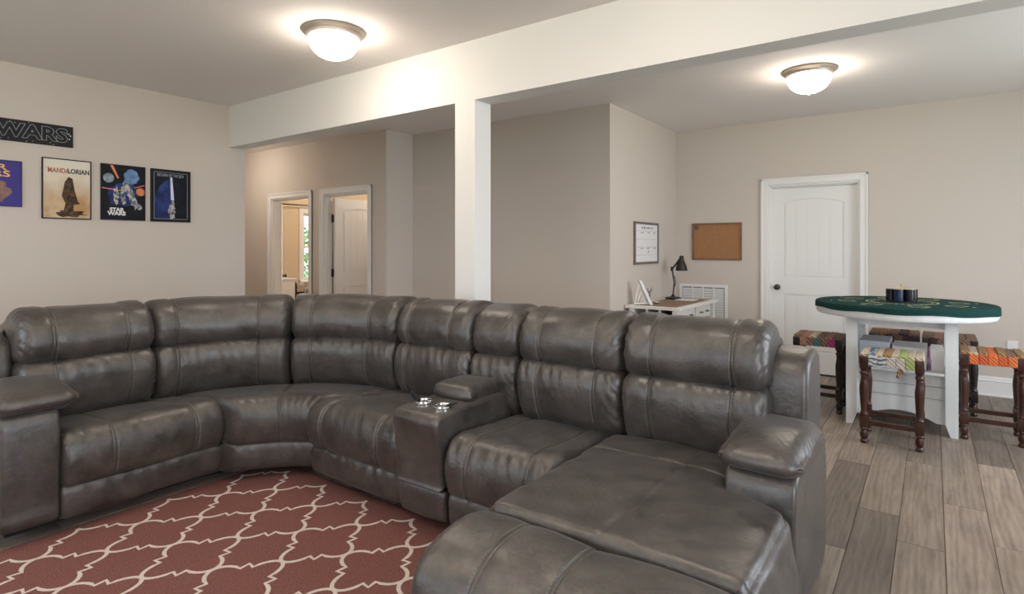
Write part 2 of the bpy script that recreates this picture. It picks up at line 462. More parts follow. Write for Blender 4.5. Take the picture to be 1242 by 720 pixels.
# ------------------------------------------------------------------ doors
def arch_poly(x0, x1, z0, z1, rise, n=14):
    pts = [(x0, z0), (x1, z0)]
    for i in range(n + 1):
        t = i / n; x = x1 + (x0 - x1) * t
        pts.append((x, z1 - rise + rise * (1 - (2 * t - 1) ** 2)))
    return pts
def door_leaf(parent, w, h):
    """leaf standing in local x 0..w, front face at y=0 towards -y, thickness +y"""
    t = .036
    leaf = MB()
    leaf.box(0, w, .012, t - .012, 0, h)
    leaf_o = leaf.build('door_leaf', 'door_white', parent)
    sx = .125; xm0, xm1 = sx, w - sx
    zb, zm0, zm1, zt = .22, .83, 1.01, h - .125
    rise = .055
    for (ya, yb) in ((0, .013), (t - .013, t)):
        fr = MB()
        fr.box(0, xm0, ya, yb, 0, h); fr.box(xm1, w, ya, yb, 0, h)
        fr.box(xm0, xm1, ya, yb, 0, zb); fr.box(xm0, xm1, ya, yb, zm0, zm1)
        top = [(xm0, h), (xm1, h)]
        n = 14
        for i in range(n + 1):
            q = i / n; x = xm1 + (xm0 - xm1) * q
            top.append((x, zt - rise + rise * (1 - (2 * q - 1) ** 2)))
        for i in range(n):
            a, b2 = top[2 + i], top[3 + i]
            fr.prism([(b2[0], b2[1]), (a[0], a[1]), (a[0], h), (b2[0], h)], 'y', ya, yb)
        fr.build('rail_frame', 'door_white', leaf_o)
    # raised boards inside the two panels (front and back)
    nb = 5; g = .020
    bw = (xm1 - xm0 - 2 * g) / nb
    for side in (0, 1):
        ya, yb = (.003, .0125) if side == 0 else (t - .0125, t - .003)
        for k in range(nb):
            a, b2 = xm0 + g + k * bw + .0004, xm0 + g + (k + 1) * bw - .0004
            def zarc(x):
                q = (x - xm0) / (xm1 - xm0); return zt - rise + rise * (1 - (2 * q - 1) ** 2) - g
            p = MB(); p.prism([(a, zm1 + g), (b2, zm1 + g), (b2, zarc(b2)), ((a + b2) / 2, zarc((a + b2) / 2)), (a, zarc(a))], 'y', ya, yb)
            p.build('panel_board', 'door_white', leaf_o)
            p = MB(); p.box(a, b2, ya, yb, zb + g, zm0 - g); p.build('panel_board', 'door_white', leaf_o)
    return leaf_o
def knob(parent, x, y, z, ny):
    m = MB()
    prof = [(.0, 0), (.032, 0), (.032, .006), (.012, .010), (.012, .03), (.022, .036), (.028, .048), (.024, .06), (.010, .066)]
    v = []; n = 16
    m.lathe([(max(r, .001), q) for r, q in prof], n=n)
    m.v = [(x + a, y + ny * c, z + b2) for (a, b2, c) in m.v]
    return m.build('door_knob', 'bronze', parent, smooth=True, auto=50)
def casing(parent, a0, a1, zt, yface, ny, w=.072):
    """door casing on the wall face, legs and head, stepped moulding"""
    for (xa, xb, za, zb_) in ((a0 - w, a0, 0, zt + w), (a1, a1 + w, 0, zt + w), (a0, a1, zt, zt + w)):
        m = MB()
        y0, y1 = sorted((yface, yface + ny * .016))
        m.bbox(xa, xb, y0, y1, za, zb_, .003)
        if xb - xa < .2:
            o0, o1 = (xa, xa + .02) if xa < (a0 + a1) / 2 - .2 else (xb - .02, xb)
            y0, y1 = sorted((yface, yface + ny * .024)); m.bbox(o0, o1, y0, y1, za, zb_, .003)
        else:
            y0, y1 = sorted((yface, yface + ny * .024)); m.bbox(xa - w, xb + w, y0, y1, zb_ - .02, zb_, .003)
        m.build('casing', 'trim_white', parent)
def jambs(parent, a0, a1, zt, y0, y1):
    m = MB(); t = .018
    m.box(a0, a0 + t, y0, y1, 0, zt); m.box(a1 - t, a1, y0, y1, 0, zt); m.box(a0 + t, a1 - t, y0, y1, zt - t, zt)
    # stop strip
    ys = y0 + .028
    m.box(a0 + t, a0 + t + .012, ys, ys + .03, 0, zt - t); m.box(a1 - t - .012, a1 - t, ys, ys + .03, 0, zt - t); m.box(a0 + t + .012, a1 - t - .012, ys, ys + .03, zt - t - .014, zt - t)
    return m.build('jamb', 'trim_white', parent)
def hinge(parent, x, y, z, s=1):
    m = MB(); m.bbox(x - .018, x + .018, y - .012, y + .012, z - .048, z + .048, .004)
    m.lathe([(.008, z - .055), (.008, z + .055)], cx=x, cy=y - .012, n=10)
    return m.build('hinge', 'black_metal', parent)

d3 = setting('door_3')
casing(d3, D3[0], D3[1], DH, YD, -1); jambs(d3, D3[0], D3[1], DH, YD, YD + T)
lf = door_leaf(d3, D3[1] - D3[0] - .044, 1.992); lf.location = (D3[0] + .022, YD + .060, .010)
knob(lf, .062, .0, .905, -1)
d2 = setting('door_2')
casing(d2, D2[0], D2[1], DH, YH, -1); jambs(d2, D2[0], D2[1], DH, YH, YH + T)
lf = door_leaf(d2, .80, 1.985); lf.location = (D2[0] + .075, YH + T - .01, .012); lf.rotation_euler.z = math.radians(88)
lf.location.x = D2[0] + .085
knob(lf, .74, .0, .905, -1); knob(lf, .74, .036, .905, 1)
for z in (.25, 1.02, 1.73): hinge(d2, D2[0] + .045, YH + T - .012, z)
d1 = setting('door_1')
casing(d1, D1[0], D1[1], DH, YH, -1); jambs(d1, D1[0], D1[1], DH, YH, YH + T)
lf = door_leaf(d1, .80, 1.985); lf.location = (D1[0] + .030, YH + T + .02, .012); lf.rotation_euler.z = math.radians(147)
knob(lf, .74, .0, .905, -1); knob(lf, .74, .036, .905, 1)

# ------------------------------------------------------------------ windows
def window(name, along, c, a0, a1, z0, z1, inner, rows=2, cols=2, glass=True):
    """c = wall plane (inside face), inner = sign of the inside direction"""
    root = setting(name)
    def bx(m, a, b2, d0, d1, za, zb_):
        d0, d1 = sorted((c + d0, c + d1))
        if along == 'x': m.bbox(a, b2, d0, d1, za, zb_, .003)
        else: m.bbox(d0, d1, a, b2, za, zb_, .003)
    w = .08; fr = MB(); i = inner
    bx(fr, a0 - w, a0, 0, i * .018, z0 - w, z1 + w); bx(fr, a1, a1 + w, 0, i * .018, z0 - w, z1 + w)
    bx(fr, a0, a1, 0, i * .018, z1, z1 + w); bx(fr, a0 - w, a1 + w, 0, i * .05, z0 - .03, z0)
    fr.build('window_casing', 'trim_white', root)
    sash = MB(); s = .045
    bx(sash, a0, a0 + s, -i * .03, -i * .07, z0, z1); bx(sash, a1 - s, a1, -i * .03, -i * .07, z0, z1)
    bx(sash, a0 + s, a1 - s, -i * .03, -i * .07, z0, z0 + s); bx(sash, a0 + s, a1 - s, -i * .03, -i * .07, z1 - s, z1)
    bx(sash, a0 + s, a1 - s, -i * .03, -i * .07, (z0 + z1) / 2 - .02, (z0 + z1) / 2 + .02)
    so = sash.build('sash', 'trim_white', root)
    m = MB()
    for k in range(1, cols):
        a = a0 + (a1 - a0) * k / cols; bx(m, a - .009, a + .009, -i * .035, -i * .06, z0 + s, z1 - s)
    for k in range(1, rows * 2):
        if k == rows: continue
        z = z0 + (z1 - z0) * k / (rows * 2); bx(m, a0 + s, a1 - s, -i * .036, -i * .061, z - .009, z + .009)
    m.build('muntin', 'trim_white', so)
    for k in range(2):
        g = MB(); za, zb_ = (z0 + s, (z0 + z1) / 2 - .02) if k == 0 else ((z0 + z1) / 2 + .02, z1 - s)
        bx(g, a0 + s, a1 - s, -i * .045, -i * .049, za, zb_); g.build('pane', 'window_glass', so)
    return root
for k, (a0, a1, z0, z1) in enumerate(WF): window('window_%d' % (k + 1), 'x', YF, a0, a1, z0, z1, 1)  # unseen front windows, placed with their area lights to brighten the room
for k, (a0, a1, z0, z1) in enumerate(WR): window('window_%d' % (k + 3), 'y', XR, a0, a1, z0, z1, -1)  # right-hand windows out of view, put in for the room's brightness
window('window_5', 'y', BX, WB[0], WB[1], WB[2], WB[3], 1, rows=3)

# ------------------------------------------------------------------ ceiling lamps
def ceiling_lamp(x, y, label):
    t = thing('ceiling_lamp', label, 'ceiling light', (x, y, CEIL), 'flush ceiling lights')
    ring = MB(); R = .195
    ring.lathe([(R * .80, -.0005), (R, -.0005), (R + .002, -.012), (R - .012, -.024), (R - .022, -.028), (R - .026, -.045), (R - .036, -.052), (R * .74, -.052)], n=48)
    ring.build('trim_ring', 'nickel', t, smooth=True, auto=40)
    dome = MB(); r = R - .038; pr = []
    for i in range(13):
        a = i / 12 * math.pi / 2; pr.append((max(r * math.cos(a) ** .85, .004), -.050 - .128 * math.sin(a)))
    dome.lathe(pr, n=48)
    dome.build('glass_dome', 'lamp_glass', t, smooth=True)
    f = MB(); f.lathe([(.003, -.174), (.014, -.177), (.014, -.181), (.006, -.186), (.009, -.193), (.005, -.202), (.001, -.206)], n=14)
    f.build('finial', 'nickel', t, smooth=True)
    return t
ceiling_lamp(-3.13, 2.36, 'flush dome ceiling light with metal ring over the sectional sofa')
ceiling_lamp(-.79, 5.07, 'flush dome ceiling light with metal ring over the table area by the panelled door')
ceiling_lamp(-1.00, 1.80, 'unseen flush dome ceiling light with metal ring placed to brighten the chaise end of the sofa')  # unseen lamp, placed for the brightness on beam and chaise top
ceiling_lamp(-3.13, -.30, 'unseen flush dome ceiling light with metal ring added for brightness over the near end of the rug')  # unseen lamp added to lift the front room's overhead light
ceiling_lamp(-2.10, .55, 'unseen flush dome ceiling light with metal ring added for brightness over the middle of the rug')  # another unseen lamp, added for more light from above
ceiling_lamp(-.15, -.30, 'unseen flush dome ceiling light with metal ring added for brightness behind the chaise, near the front windows')  # out-of-view lamp added to raise the room's brightness
ceiling_lamp(-7.6, 3.85, 'unseen flush dome ceiling light placed to light the hall behind the poster wall')  # unseen lamp placed for the warm light on the hall wall
ceiling_lamp(-7.6, 5.9, 'unseen flush dome ceiling light added to light the bedroom')  # unseen lamp added so the bedroom walls are lit
ceiling_lamp(-5.75, 5.7, 'unseen flush dome ceiling light added to brighten the small room beyond the hinged open door')  # unseen lamp added to brighten the open door leaf

# ------------------------------------------------------------------ the sectional sofa
def smooth_closed(pts, n):
    """Catmull-Rom through pts, resampled to n points evenly along the outline"""
    P = np.array(pts, float); k = len(P); out = []
    for i in range(k):
        p0, p1, p2, p3 = P[(i - 1) % k], P[i], P[(i + 1) % k], P[(i + 2) % k]
        for t in np.linspace(0, 1, 16, endpoint=False):
            out.append(.5 * ((2 * p1) + (-p0 + p2) * t + (2 * p0 - 5 * p1 + 4 * p2 - p3) * t * t + (-p0 + 3 * p1 - 3 * p2 + p3) * t ** 3))
    out = np.array(out); out = np.vstack([out, out[:1]])
    L = np.r_[0, np.cumsum(np.linalg.norm(np.diff(out, axis=0), axis=1))]
    q = np.linspace(0, L[-1], n, endpoint=False)
    return np.c_[np.interp(q, L, out[:, 0]), np.interp(q, L, out[:, 1])], q
NR = np.random.default_rng(11)
def wave1(x, base, seed):
    """irregular ripple, roughly -1..1"""
    r = np.random.default_rng(seed); y = 0
    for k in range(4):
        y = y + np.sin(x * base * r.uniform(.6, 1.5) + r.uniform(0, 6.28)) * (.6 if k else .8)
    return np.tanh(y)
SEED = [0]
def cushion(name, parent, W, prof, mapf, n=72, rend=.05, seams=(), vseams=(), puff=.008, pleat=.006, crease=0.0, crease_z=None, zmin=-9, material='leather', low=.004, seam_d=.0045, nu=46, pleat_l=.045):
    """closed cushion: profile (v,z) swept over u in 0..W (metres); mapf(u,v,z)->(x,y,z)"""
    SEED[0] += 1; sd = SEED[0]
    P, arc = smooth_closed(prof, n)
    # outward normals
    tan = np.roll(P, -1, 0) - np.roll(P, 1, 0); nor = np.c_[tan[:, 1], -tan[:, 0]]
    nor /= np.linalg.norm(nor, axis=1)[:, None] + 1e-9
    ctr = P.mean(0)
    area = .5 * np.sum(P[:, 0] * np.roll(P[:, 1], -1) - np.roll(P[:, 0], -1) * P[:, 1])
    if area < 0: nor = -nor
    # how far the rounded ends may draw in before two sides of the outline meet
    dist = np.linalg.norm(P[:, None] - P[None], axis=2)
    thick = np.where(nor @ nor.T < -.3, dist, 9).min(1) * .32
    for _ in range(4): thick = np.minimum(thick, (np.roll(thick, 1) + np.roll(thick, -1) + thick) / 3)
    # u samples: dense at the ends and at the seams
    us = list(np.linspace(rend, W - rend, nu))
    us += [rend * (1 - math.cos(a)) for a in np.linspace(0, math.pi / 2, 9)[:-1]]
    us += [W - rend * (1 - math.cos(a)) for a in np.linspace(0, math.pi / 2, 9)[:-1]]
    for s in seams:
        us += [s + d for d in (-.016, -.011, -.0085, -.006, -.0035, 0, .0035, .006, .0085, .011, .016)]
    us = np.array(sorted({round(x, 5) for x in us}))
    edges = [0] + list(seams) + [W]
    V = []
    for u in us:
        d = min(u, W - u)
        inset = 0 if d >= rend else rend * (1 - math.sqrt(max(0, 1 - (1 - d / rend) ** 2)))
        a = max(e for e in edges[:-1] if e <= u + 1e-9) if u > 0 else 0
        b = min([e for e in edges if e > a + 1e-9])
        q = (u - a) / (b - a)
        disp = puff * (1 - (2 * q - 1) ** 4) * np.ones(n)
        for s in seams:
            for o in (-.006, .006):
                disp -= seam_d * math.exp(-((u - s - o) / .0028) ** 2)
        for vs_ in vseams:
            m = (P[:, 1] > zmin + 0) & (nor[:, 1] > .5)
            disp -= np.where(m, .007 * np.exp(-((P[:, 0] - vs_) / .006) ** 2), 0)
            disp += np.where(m, .003 * np.exp(-((P[:, 0] - vs_ - .014) / .008) ** 2), 0)
        if pleat:
            for dd, k in ((u, 1), (W - u, 2)):
                ph = arc * 1.0 + dd * 1.3
                disp += pleat * math.exp(-dd / pleat_l) * wave1(ph, 135, sd * 7 + k)
            for s in seams:
                disp += pleat * .30 * math.exp(-abs(u - s) / .03) * wave1(arc, 120, sd * 13 + int(s * 100)) * (abs(u - s) > .012)
        if crease and crease_z is not None:
            cz, cl = crease_z
            m = np.exp(-np.abs(P[:, 1] - cz) / cl) * np.clip(nor[:, 0] + .2, 0, 1)
            disp += crease * m * wave1(u + .25 * (P[:, 1] - cz), 85, sd * 3 + 5)
        disp += low * wave1(u * 1.0 + P[:, 0] * .7 + P[:, 1] * 1.1, 9, sd + 100)
        Q = P + nor * (disp - np.minimum(inset, thick))[:, None]
        V.append(np.c_[np.full(n, u), Q])
    V = np.array(V); m_, n_ = V.shape[:2]
    xyz = np.array(mapf(V[..., 0].ravel(), V[..., 1].ravel(), V[..., 2].ravel())).T
    idx = np.arange(m_ * n_).reshape(m_, n_)
    F = []
    A = idx[:-1]; B = idx[1:]
    F = np.stack([A, np.roll(A, -1, 1), np.roll(B, -1, 1), B], -1).reshape(-1, 4).tolist()
    F += [tuple(idx[0].tolist()), tuple(idx[-1].tolist())]
    o = mesh_obj(name, xyz.tolist(), F, material, parent, smooth=True)
    bm = bmesh.new(); bm.from_mesh(o.data); bmesh.ops.recalc_face_normals(bm, faces=bm.faces); bm.to_mesh(o.data); bm.free()
    if seams:                                   # thread dashes along both sides of each seam
        sv, sf = [], []
        G = xyz.reshape(m_, n_, 3)
        for s in seams:
            for d in (-.011, .011):
                i = int(np.argmin(np.abs(us - s - d))); i = min(max(i, 1), m_ - 2)
                for j in range(0, n_, 1):
                    a, b = G[i, j], G[i, (j + 1) % n_]
                    t = b - a; L_ = np.linalg.norm(t)
                    w = G[i + 1, j] - G[i - 1, j]; w = w / (np.linalg.norm(w) + 1e-9)
                    nn = np.cross(w, t); nn /= np.linalg.norm(nn) + 1e-9
                    if np.dot(nn, a - G[i].mean(0)) < 0: nn = -nn
                    a, b = a + t * .2, b - t * .2; k = len(sv)
                    sv += [a - w * .0013 + nn * .0004, a + w * .0013 + nn * .0004, b + w * .0013 + nn * .0004, b - w * .0013 + nn * .0004, (a + b) / 2 - w * .0008 + nn * .0018, (a + b) / 2 + w * .0008 + nn * .0018]
                    sf += [(k, k + 1, k + 5, k + 4), (k + 4, k + 5, k + 2, k + 3), (k, k + 4, k + 3), (k + 1, k + 2, k + 5)]
        st = mesh_obj('stitching', sv, sf, 'stitch', o); st['kind'] = 'stuff'
    return o

sofa = thing('sectional_sofa', 'dark grey brown leather reclining sectional sofa with curved corner, console and chaise', 'sofa', (0, 0, 0))
X0, Y0 = -4.06, 2.90                 # rear planes of the two runs
WC = (-2.65, 1.49); RR = 1.41        # centre and rear radius of the curved corner
def right_map(x0, sk0=0, sk1=0, W=1):
    return lambda u, v, z: (x0 + u, Y0 - v, z)
def right_skew(xb0, xb1, xf0, xf1, W, vb, vf):
    def f(u, v, z):
        t = np.clip((v - vb) / (vf - vb), -.4, 1.1); q = u / W
        return ((xb0 * (1 - q) + xb1 * q) * (1 - t) + (xf0 * (1 - q) + xf1 * q) * t, Y0 - v, z)
    return f
def left_skew(yb0, yb1, yf0, yf1, W, vb, vf):
    g = right_skew(yb0, yb1, yf0, yf1, W, vb, vf)
    return lambda u, v, z: (X0 + v, g(u, v, z)[0], z)
def wedge_between(A0, A1, B0, B1, W, over=1.2):
    """curved seat whose two ends follow the straight edges A0-A1 and B0-B1 of its neighbours"""
    def table(P, Q):
        t = np.linspace(-.6, 1.6, 200); p = np.array(P)[None] * (1 - t[:, None]) + np.array(Q)[None] * t[:, None] - np.array(WC)[None]
        r = np.hypot(p[:, 0], p[:, 1]); a = np.degrees(np.arctan2(p[:, 1], p[:, 0])); o = np.argsort(r); return r[o], a[o]
    ra, aa = table(A0, A1); rb, ab = table(B0, B1)
    def f(u, v, z):
        r = RR - v; q = u / W
        a = np.radians((np.interp(r, ra, aa) + over) * (1 - q) + (np.interp(r, rb, ab) - over) * q)
        return (WC[0] + r * np.cos(a), WC[1] + r * np.sin(a), z)
    return f
def left_map(y0):
    return lambda u, v, z: (X0 + v, y0 + u, z)
def wedge_map(a0, a1, W):
    def f(u, v, z):
        a = np.radians(a0 + (a1 - a0) * u / W); r = RR - v
        return (WC[0] + r * np.cos(a), WC[1] + r * np.sin(a), z)
    return f
HEAD = [(.40, .766), (.446, .80), (.462, .86), (.448, .925), (.41, .985), (.34, 1.020), (.25, 1.024), (.17, .995), (.13, .93), (.13, .85), (.16, .775), (.28, .758)]
LUMB = [(.40, .772), (.45, .755), (.478, .71), (.482, .64), (.465, .56), (.43, .49), (.37, .452), (.22, .46), (.18, .58), (.2, .72), (.3, .772)]
def seat_prof(F):
    return [(.33, .445), (.43, .468), (F - .32, .474), (F - .19, .480), (F - .10, .484), (F - .045, .466), (F - .008, .42), (F + .006, .35), (F - .004, .275), (F - .03, .228), (F - .12, .235), (F - .3, .32), (.4, .36)]
def lower_prof(F):
    return [(F - .045, .228), (F - .022, .205), (F - .02, .15), (F - .028, .095), (F - .055, .072), (F - .16, .078), (F - .18, .15), (F - .15, .22)]
def shell_prof(top):
    return [(.30, .10), (.30, .5), (.28, .80), (.24, top - .03), (.17, top), (.10, top - .02), (.06, top - .12), (.03, .6), (.0, .3), (.0, .10), (.15, .075)]
FR, FL, FW = .925, .805, .835
def backs(mapf, W, seams):
    cushion('head_cushion', sofa, W, HEAD, mapf, rend=.055, seams=seams, puff=.010, pleat=.0095, crease=.002, crease_z=(.80, .03), low=.004)
    cushion('lumbar_cushion', sofa, W, LUMB, mapf, rend=.05, seams=seams, puff=.008, pleat=.0085, crease=.0055, crease_z=(.745, .05), low=.004)
    cushion('back_shell', sofa, W, shell_prof(.965), mapf, n=40, rend=.03, puff=.004, pleat=0, nu=12)
def seat(mapf, W, F, seams, vs=(), **k):
    cushion('seat_cushion', sofa, W, seat_prof(F), mapf, n=96, rend=.035, seams=seams, vseams=vs, puff=.006, pleat=.0022, crease=.0035, crease_z=(.455, .04), **k)
def lower(mapf, W, F, **k):
    cushion('footrest_panel', sofa, W, lower_prof(F), mapf, n=40, rend=.02, puff=.003, pleat=.002, crease=.003, crease_z=(.20, .05), **k)
E2 = .012
# left run
backs(left_map(.885), 1.50 - .885, (.14, .475))
lm = left_skew(.955, 1.615, .955, 1.715, .72, .45, .78)
seat(lm, .72, FL, (.20, .57), low=.003)
lower(lm, .72, FL)
# curved corner: two backs, one curved seat with a flat front panel
Wb = 1.0 * math.radians(45)
backs(wedge_map(179.3, 135.4, Wb), Wb, (.12, .60))
backs(wedge_map(134.6, 90.6, Wb), Wb, (.14, .56))
Ws = .62
wm = wedge_between((X0 + .45, 1.615), (X0 + .78, 1.715), (-2.715, Y0 - .45), (-2.865, Y0 - .90), Ws)
seat(wm, Ws, FW, (.30,), low=.002)
lower(wm, Ws, FW)
# right run
backs(right_map(-2.645), .585, (.10, .44))
backs(right_map(-2.055), .31, ())
backs(right_map(-1.740), .580, (.13, .45))
backs(right_map(-1.155), .620, (.14, .49))
rm = right_skew(-2.715, -2.112, -2.865, -2.112, .68, .45, .90)
seat(rm, .68, FR, (.13, .53), (.66,))
lower(rm, .68, FR)
seat(right_map(-1.795), .575, FR + .03, (.13, .45), (.64,))
lower(right_map(-1.795), .575, FR + .02)
# console between the two right-hand seats
console = bpy.data.objects.new('console', None); link(console, sofa)
cons = [(.42, .30), (.42, .56), (.47, .590), (.72, .587), (.93, .578), (.975, .565), (.985, .53), (.965, .40), (.955, .25), (.95, .235), (.7, .24), (.5, .25)]
def round_box_map(x0): return lambda u, v, z: (x0 + u, Y0 - v, z)
cushion('console_body', console, .30, cons, right_map(-2.105), n=90, rend=.018, puff=.002, pleat=0, low=.0015, nu=16)
cushion('console_panel', console, .30, lower_prof(.955), right_map(-2.105), n=40, rend=.015, puff=.002, pleat=0, nu=10)
lid = [(.44, .595), (.45, .640), (.50, .655), (.62, .655), (.70, .648), (.722, .625), (.715, .592), (.6, .572), (.5, .575)]
cushion('console_lid', console, .25, lid, right_map(-2.085), n=60, rend=.028, puff=.006, pleat=.001, low=.002, nu=18)
for k, (cx, cy) in enumerate(((-2.022, 2.055), (-1.888, 2.045))):
    c = MB(); zt = .588
    c.lathe([(.036, zt - .004), (.046, zt - .004), (.047, zt + .004), (.043, zt + .009), (.038, zt + .007), (.036, zt - .002), (.034, zt - .05), (.002, zt - .052)], cx=cx, cy=cy, n=32, cap=False)
    cup = c.build('cup_holder', 'chrome', console, smooth=True, auto=40)
    f = MB()
    if k == 0:
        f.prism([(cx - .085, zt + .045), (cx - .075, zt + .048), (cx - .02, zt + .016), (cx - .02, zt + .002), (cx - .04, zt + .006)], 'y', cy - .022, cy - .002)
    else:
        f.prism([(cx + .015, zt + .003), (cx + .035, zt + .003), (cx + .066, zt + .020), (cx + .060, zt + .025), (cx + .02, zt + .014)], 'y', cy + .005, cy + .03)
    f.build('cup_flap', 'black_metal', cup)

# chaise: long cushion that widens in front of the arm, and the rolled foot
def rsec(x0, x1, zb, zt, r, n=72):
    """rounded-top cross-section in x,z"""
    return [(x0, zb), (x0, zt - r), (x0 + r * .3, zt - r * .3), (x0 + r, zt), (x0 + .5 * (x1 - x0), zt + .008), (x1 - r, zt), (x1 - r * .3, zt - r * .3), (x1, zt - r), (x1, zb), ((x0 + x1) / 2, zb - .005)]
def chaise_main():
    ys = sorted(set(list(np.linspace(1.555, 2.47, 60)) + list(1.545 + .03 * (1 - np.cos(np.linspace(0, math.pi / 2, 9)))) + [2.25 + d for d in (-.02, -.012, -.006, 0, .006, .012, .02)]), reverse=True)
    rows = []
    n = 240
    for y in ys:
        k = 1 / (1 + math.exp(-(y - 2.105) / .017))
        xr = -.365 * (1 - k) + -.60 * k
        P, arc = smooth_closed(rsec(-1.235, xr, .10 + .14 * 0, .484, .075), n)
        tan = np.roll(P, -1, 0) - np.roll(P, 1, 0); nor = np.c_[-tan[:, 1], tan[:, 0]]; nor /= np.linalg.norm(nor, axis=1)[:, None] + 1e-9
        d = y - 1.545; r = .035
        inset = 0 if d > r else r * (1 - math.sqrt(max(0, 1 - (1 - d / r) ** 2)))
        disp = np.zeros(n)
        for xs in (-.80,):
            for o in (-.006, .006): disp -= .005 * np.exp(-((P[:, 0] - xs - o) / .0045) ** 2) * (nor[:, 1] > .4)
        disp -= .006 * math.exp(-((y - 2.25) / .006) ** 2) * (nor[:, 1] > .4)
        disp += .0035 * wave1(P[:, 0] + .6 * y, 11, 50) + .002 * wave1(P[:, 0] * .8 - y, 26, 51)
        disp += .004 * np.clip(1 - abs(y - 1.95) / .5, 0, 1)
        Q = P + nor * (disp - inset)[:, None]
        rows.append(np.c_[Q[:, 0], np.full(n, y), Q[:, 1]])
    V = np.array(rows); m_ = len(rows); idx = np.arange(m_ * n).reshape(m_, n)
    A, B = idx[:-1], idx[1:]
    F = np.stack([A, np.roll(A, -1, 1), np.roll(B, -1, 1), B], -1).reshape(-1, 4).tolist()
    F += [tuple(idx[0].tolist()), tuple(idx[-1].tolist())]
    o = mesh_obj('chaise_cushion', V.reshape(-1, 3).tolist(), F, 'leather', sofa, smooth=True)
    bm = bmesh.new(); bm.from_mesh(o.data); bmesh.ops.recalc_face_normals(bm, faces=bm.faces); bm.to_mesh(o.data); bm.free()
chaise_main()
foot = [(1.535, .20), (1.545, .40), (1.52, .462), (1.44, .487), (1.34, .482), (1.26, .455), (1.205, .40), (1.18, .30), (1.185, .18), (1.20, .09), (1.35, .07), (1.5, .09)]
cushion('chaise_foot', sofa, .89, foot, lambda u, v, z: (-1.25 + u, v, z), n=110, rend=.06, seams=(.23, .46), puff=.007, pleat=.0025, low=.004, nu=60)
cushion('chaise_rear', sofa, .65, [(.40, .12), (.40, .44), (.46, .468), (.53, .468), (.55, .40), (.55, .12)], right_map(-1.22), n=50, rend=.02, puff=0, pleat=0, nu=10)

# arms: body, outer side, puffy pad, and the side of the back frame
def arm(kind):
    a = bpy.data.objects.new('arm', None); link(a, sofa)
    if kind == 'right':
        mp = lambda u, v, z: (-.597 + u, Y0 - v, z); W = .232; F = .80
        pad_mp = lambda u, v, z: (-.622 + u, Y0 - v, z); WP = .275
        wing_mp = lambda u, v, z: (-.572 + u, Y0 - v, z); WW = .170
    else:
        mp = lambda u, v, z: (X0 + v, .735 + u, z); W = .215; F = .79
        pad_mp = lambda u, v, z: (X0 + v, .715 + u, z); WP = .31
        wing_mp = lambda u, v, z: (X0 + v, .715 + u, z); WW = .17
    dz = .0 if kind == 'right' else .034
    body = [(.15, .08), (.15, .52 + dz), (.30, .585 + dz), (F - .10, .582 + dz), (F - .035, .568 + dz), (F, .52 + dz), (F + .005, .35), (F - .01, .18), (F - .03, .085), (F - .3, .07)]
    cushion('arm_body', a, W, body, mp, n=90, rend=.014, puff=.003, pleat=0, low=.003, nu=14)
    pad = [(.31, .56), (.30, .615), (.35, .648), (.43, .668), (.54, .672), (F - .14, .666), (F - .05, .648), (F + .004, .622), (F + .006, .596), (F - .03, .578), (F - .10, .553), (.5, .538), (.36, .543)]
    pad = [(p, q + dz) for p, q in pad]
    cushion('arm_pad', a, WP, pad, pad_mp, n=110, rend=.050, puff=.013, pleat=.003, pleat_l=.05, low=.003, nu=30)
    wing = [(.0, .09), (.0, .6), (.03, .84), (.07, .895), (.15, .915), (.25, .900), (.315, .86), (.34, .79), (.345, .6), (.345, .2), (.32, .09)]
    cushion('back_side', a, WW, wing, wing_mp, n=80, rend=.025, puff=.004, pleat=0, low=.003, nu=14)
    return a
arm('right'); arm('left')
# dark base under everything
b = MB()
b.box(-2.6, -1.25, Y0 - .72, Y0 - .10, .0, .22); b.box(-1.25, -.45, Y0 - .80, Y0 - .10, .0, .22); b.box(X0 + .10, X0 + .58, .80, 1.7, 0, .22)
ZR = .0150                            # these stand on the rug
b.box(-1.17, -.43, 1.30, Y0 - .81, ZR, .2)
v = []; f = []; na = 14
for r in (RR - .10, RR - .60):
    for z in (ZR, .22):
        for i in range(na + 1):
            q = math.radians(182 - 94 * i / na); v.append((WC[0] + r * math.cos(q), WC[1] + r * math.sin(q), z))
k = na + 1
for i in range(na):
    f += [(i, i + 1, k + i + 1, k + i), (2 * k + i, 3 * k + i, 3 * k + i + 1, 2 * k + i + 1), (k + i, k + i + 1, 3 * k + i + 1, 3 * k + i), (i, 2 * k + i, 2 * k + i + 1, i + 1)]
f += [(0, k, 3 * k, 2 * k), (k - 1, 2 * k - 1, 4 * k - 1, 3 * k - 1)]
b.add(v, f); b.build('base_frame', 'sofa_base', sofa)

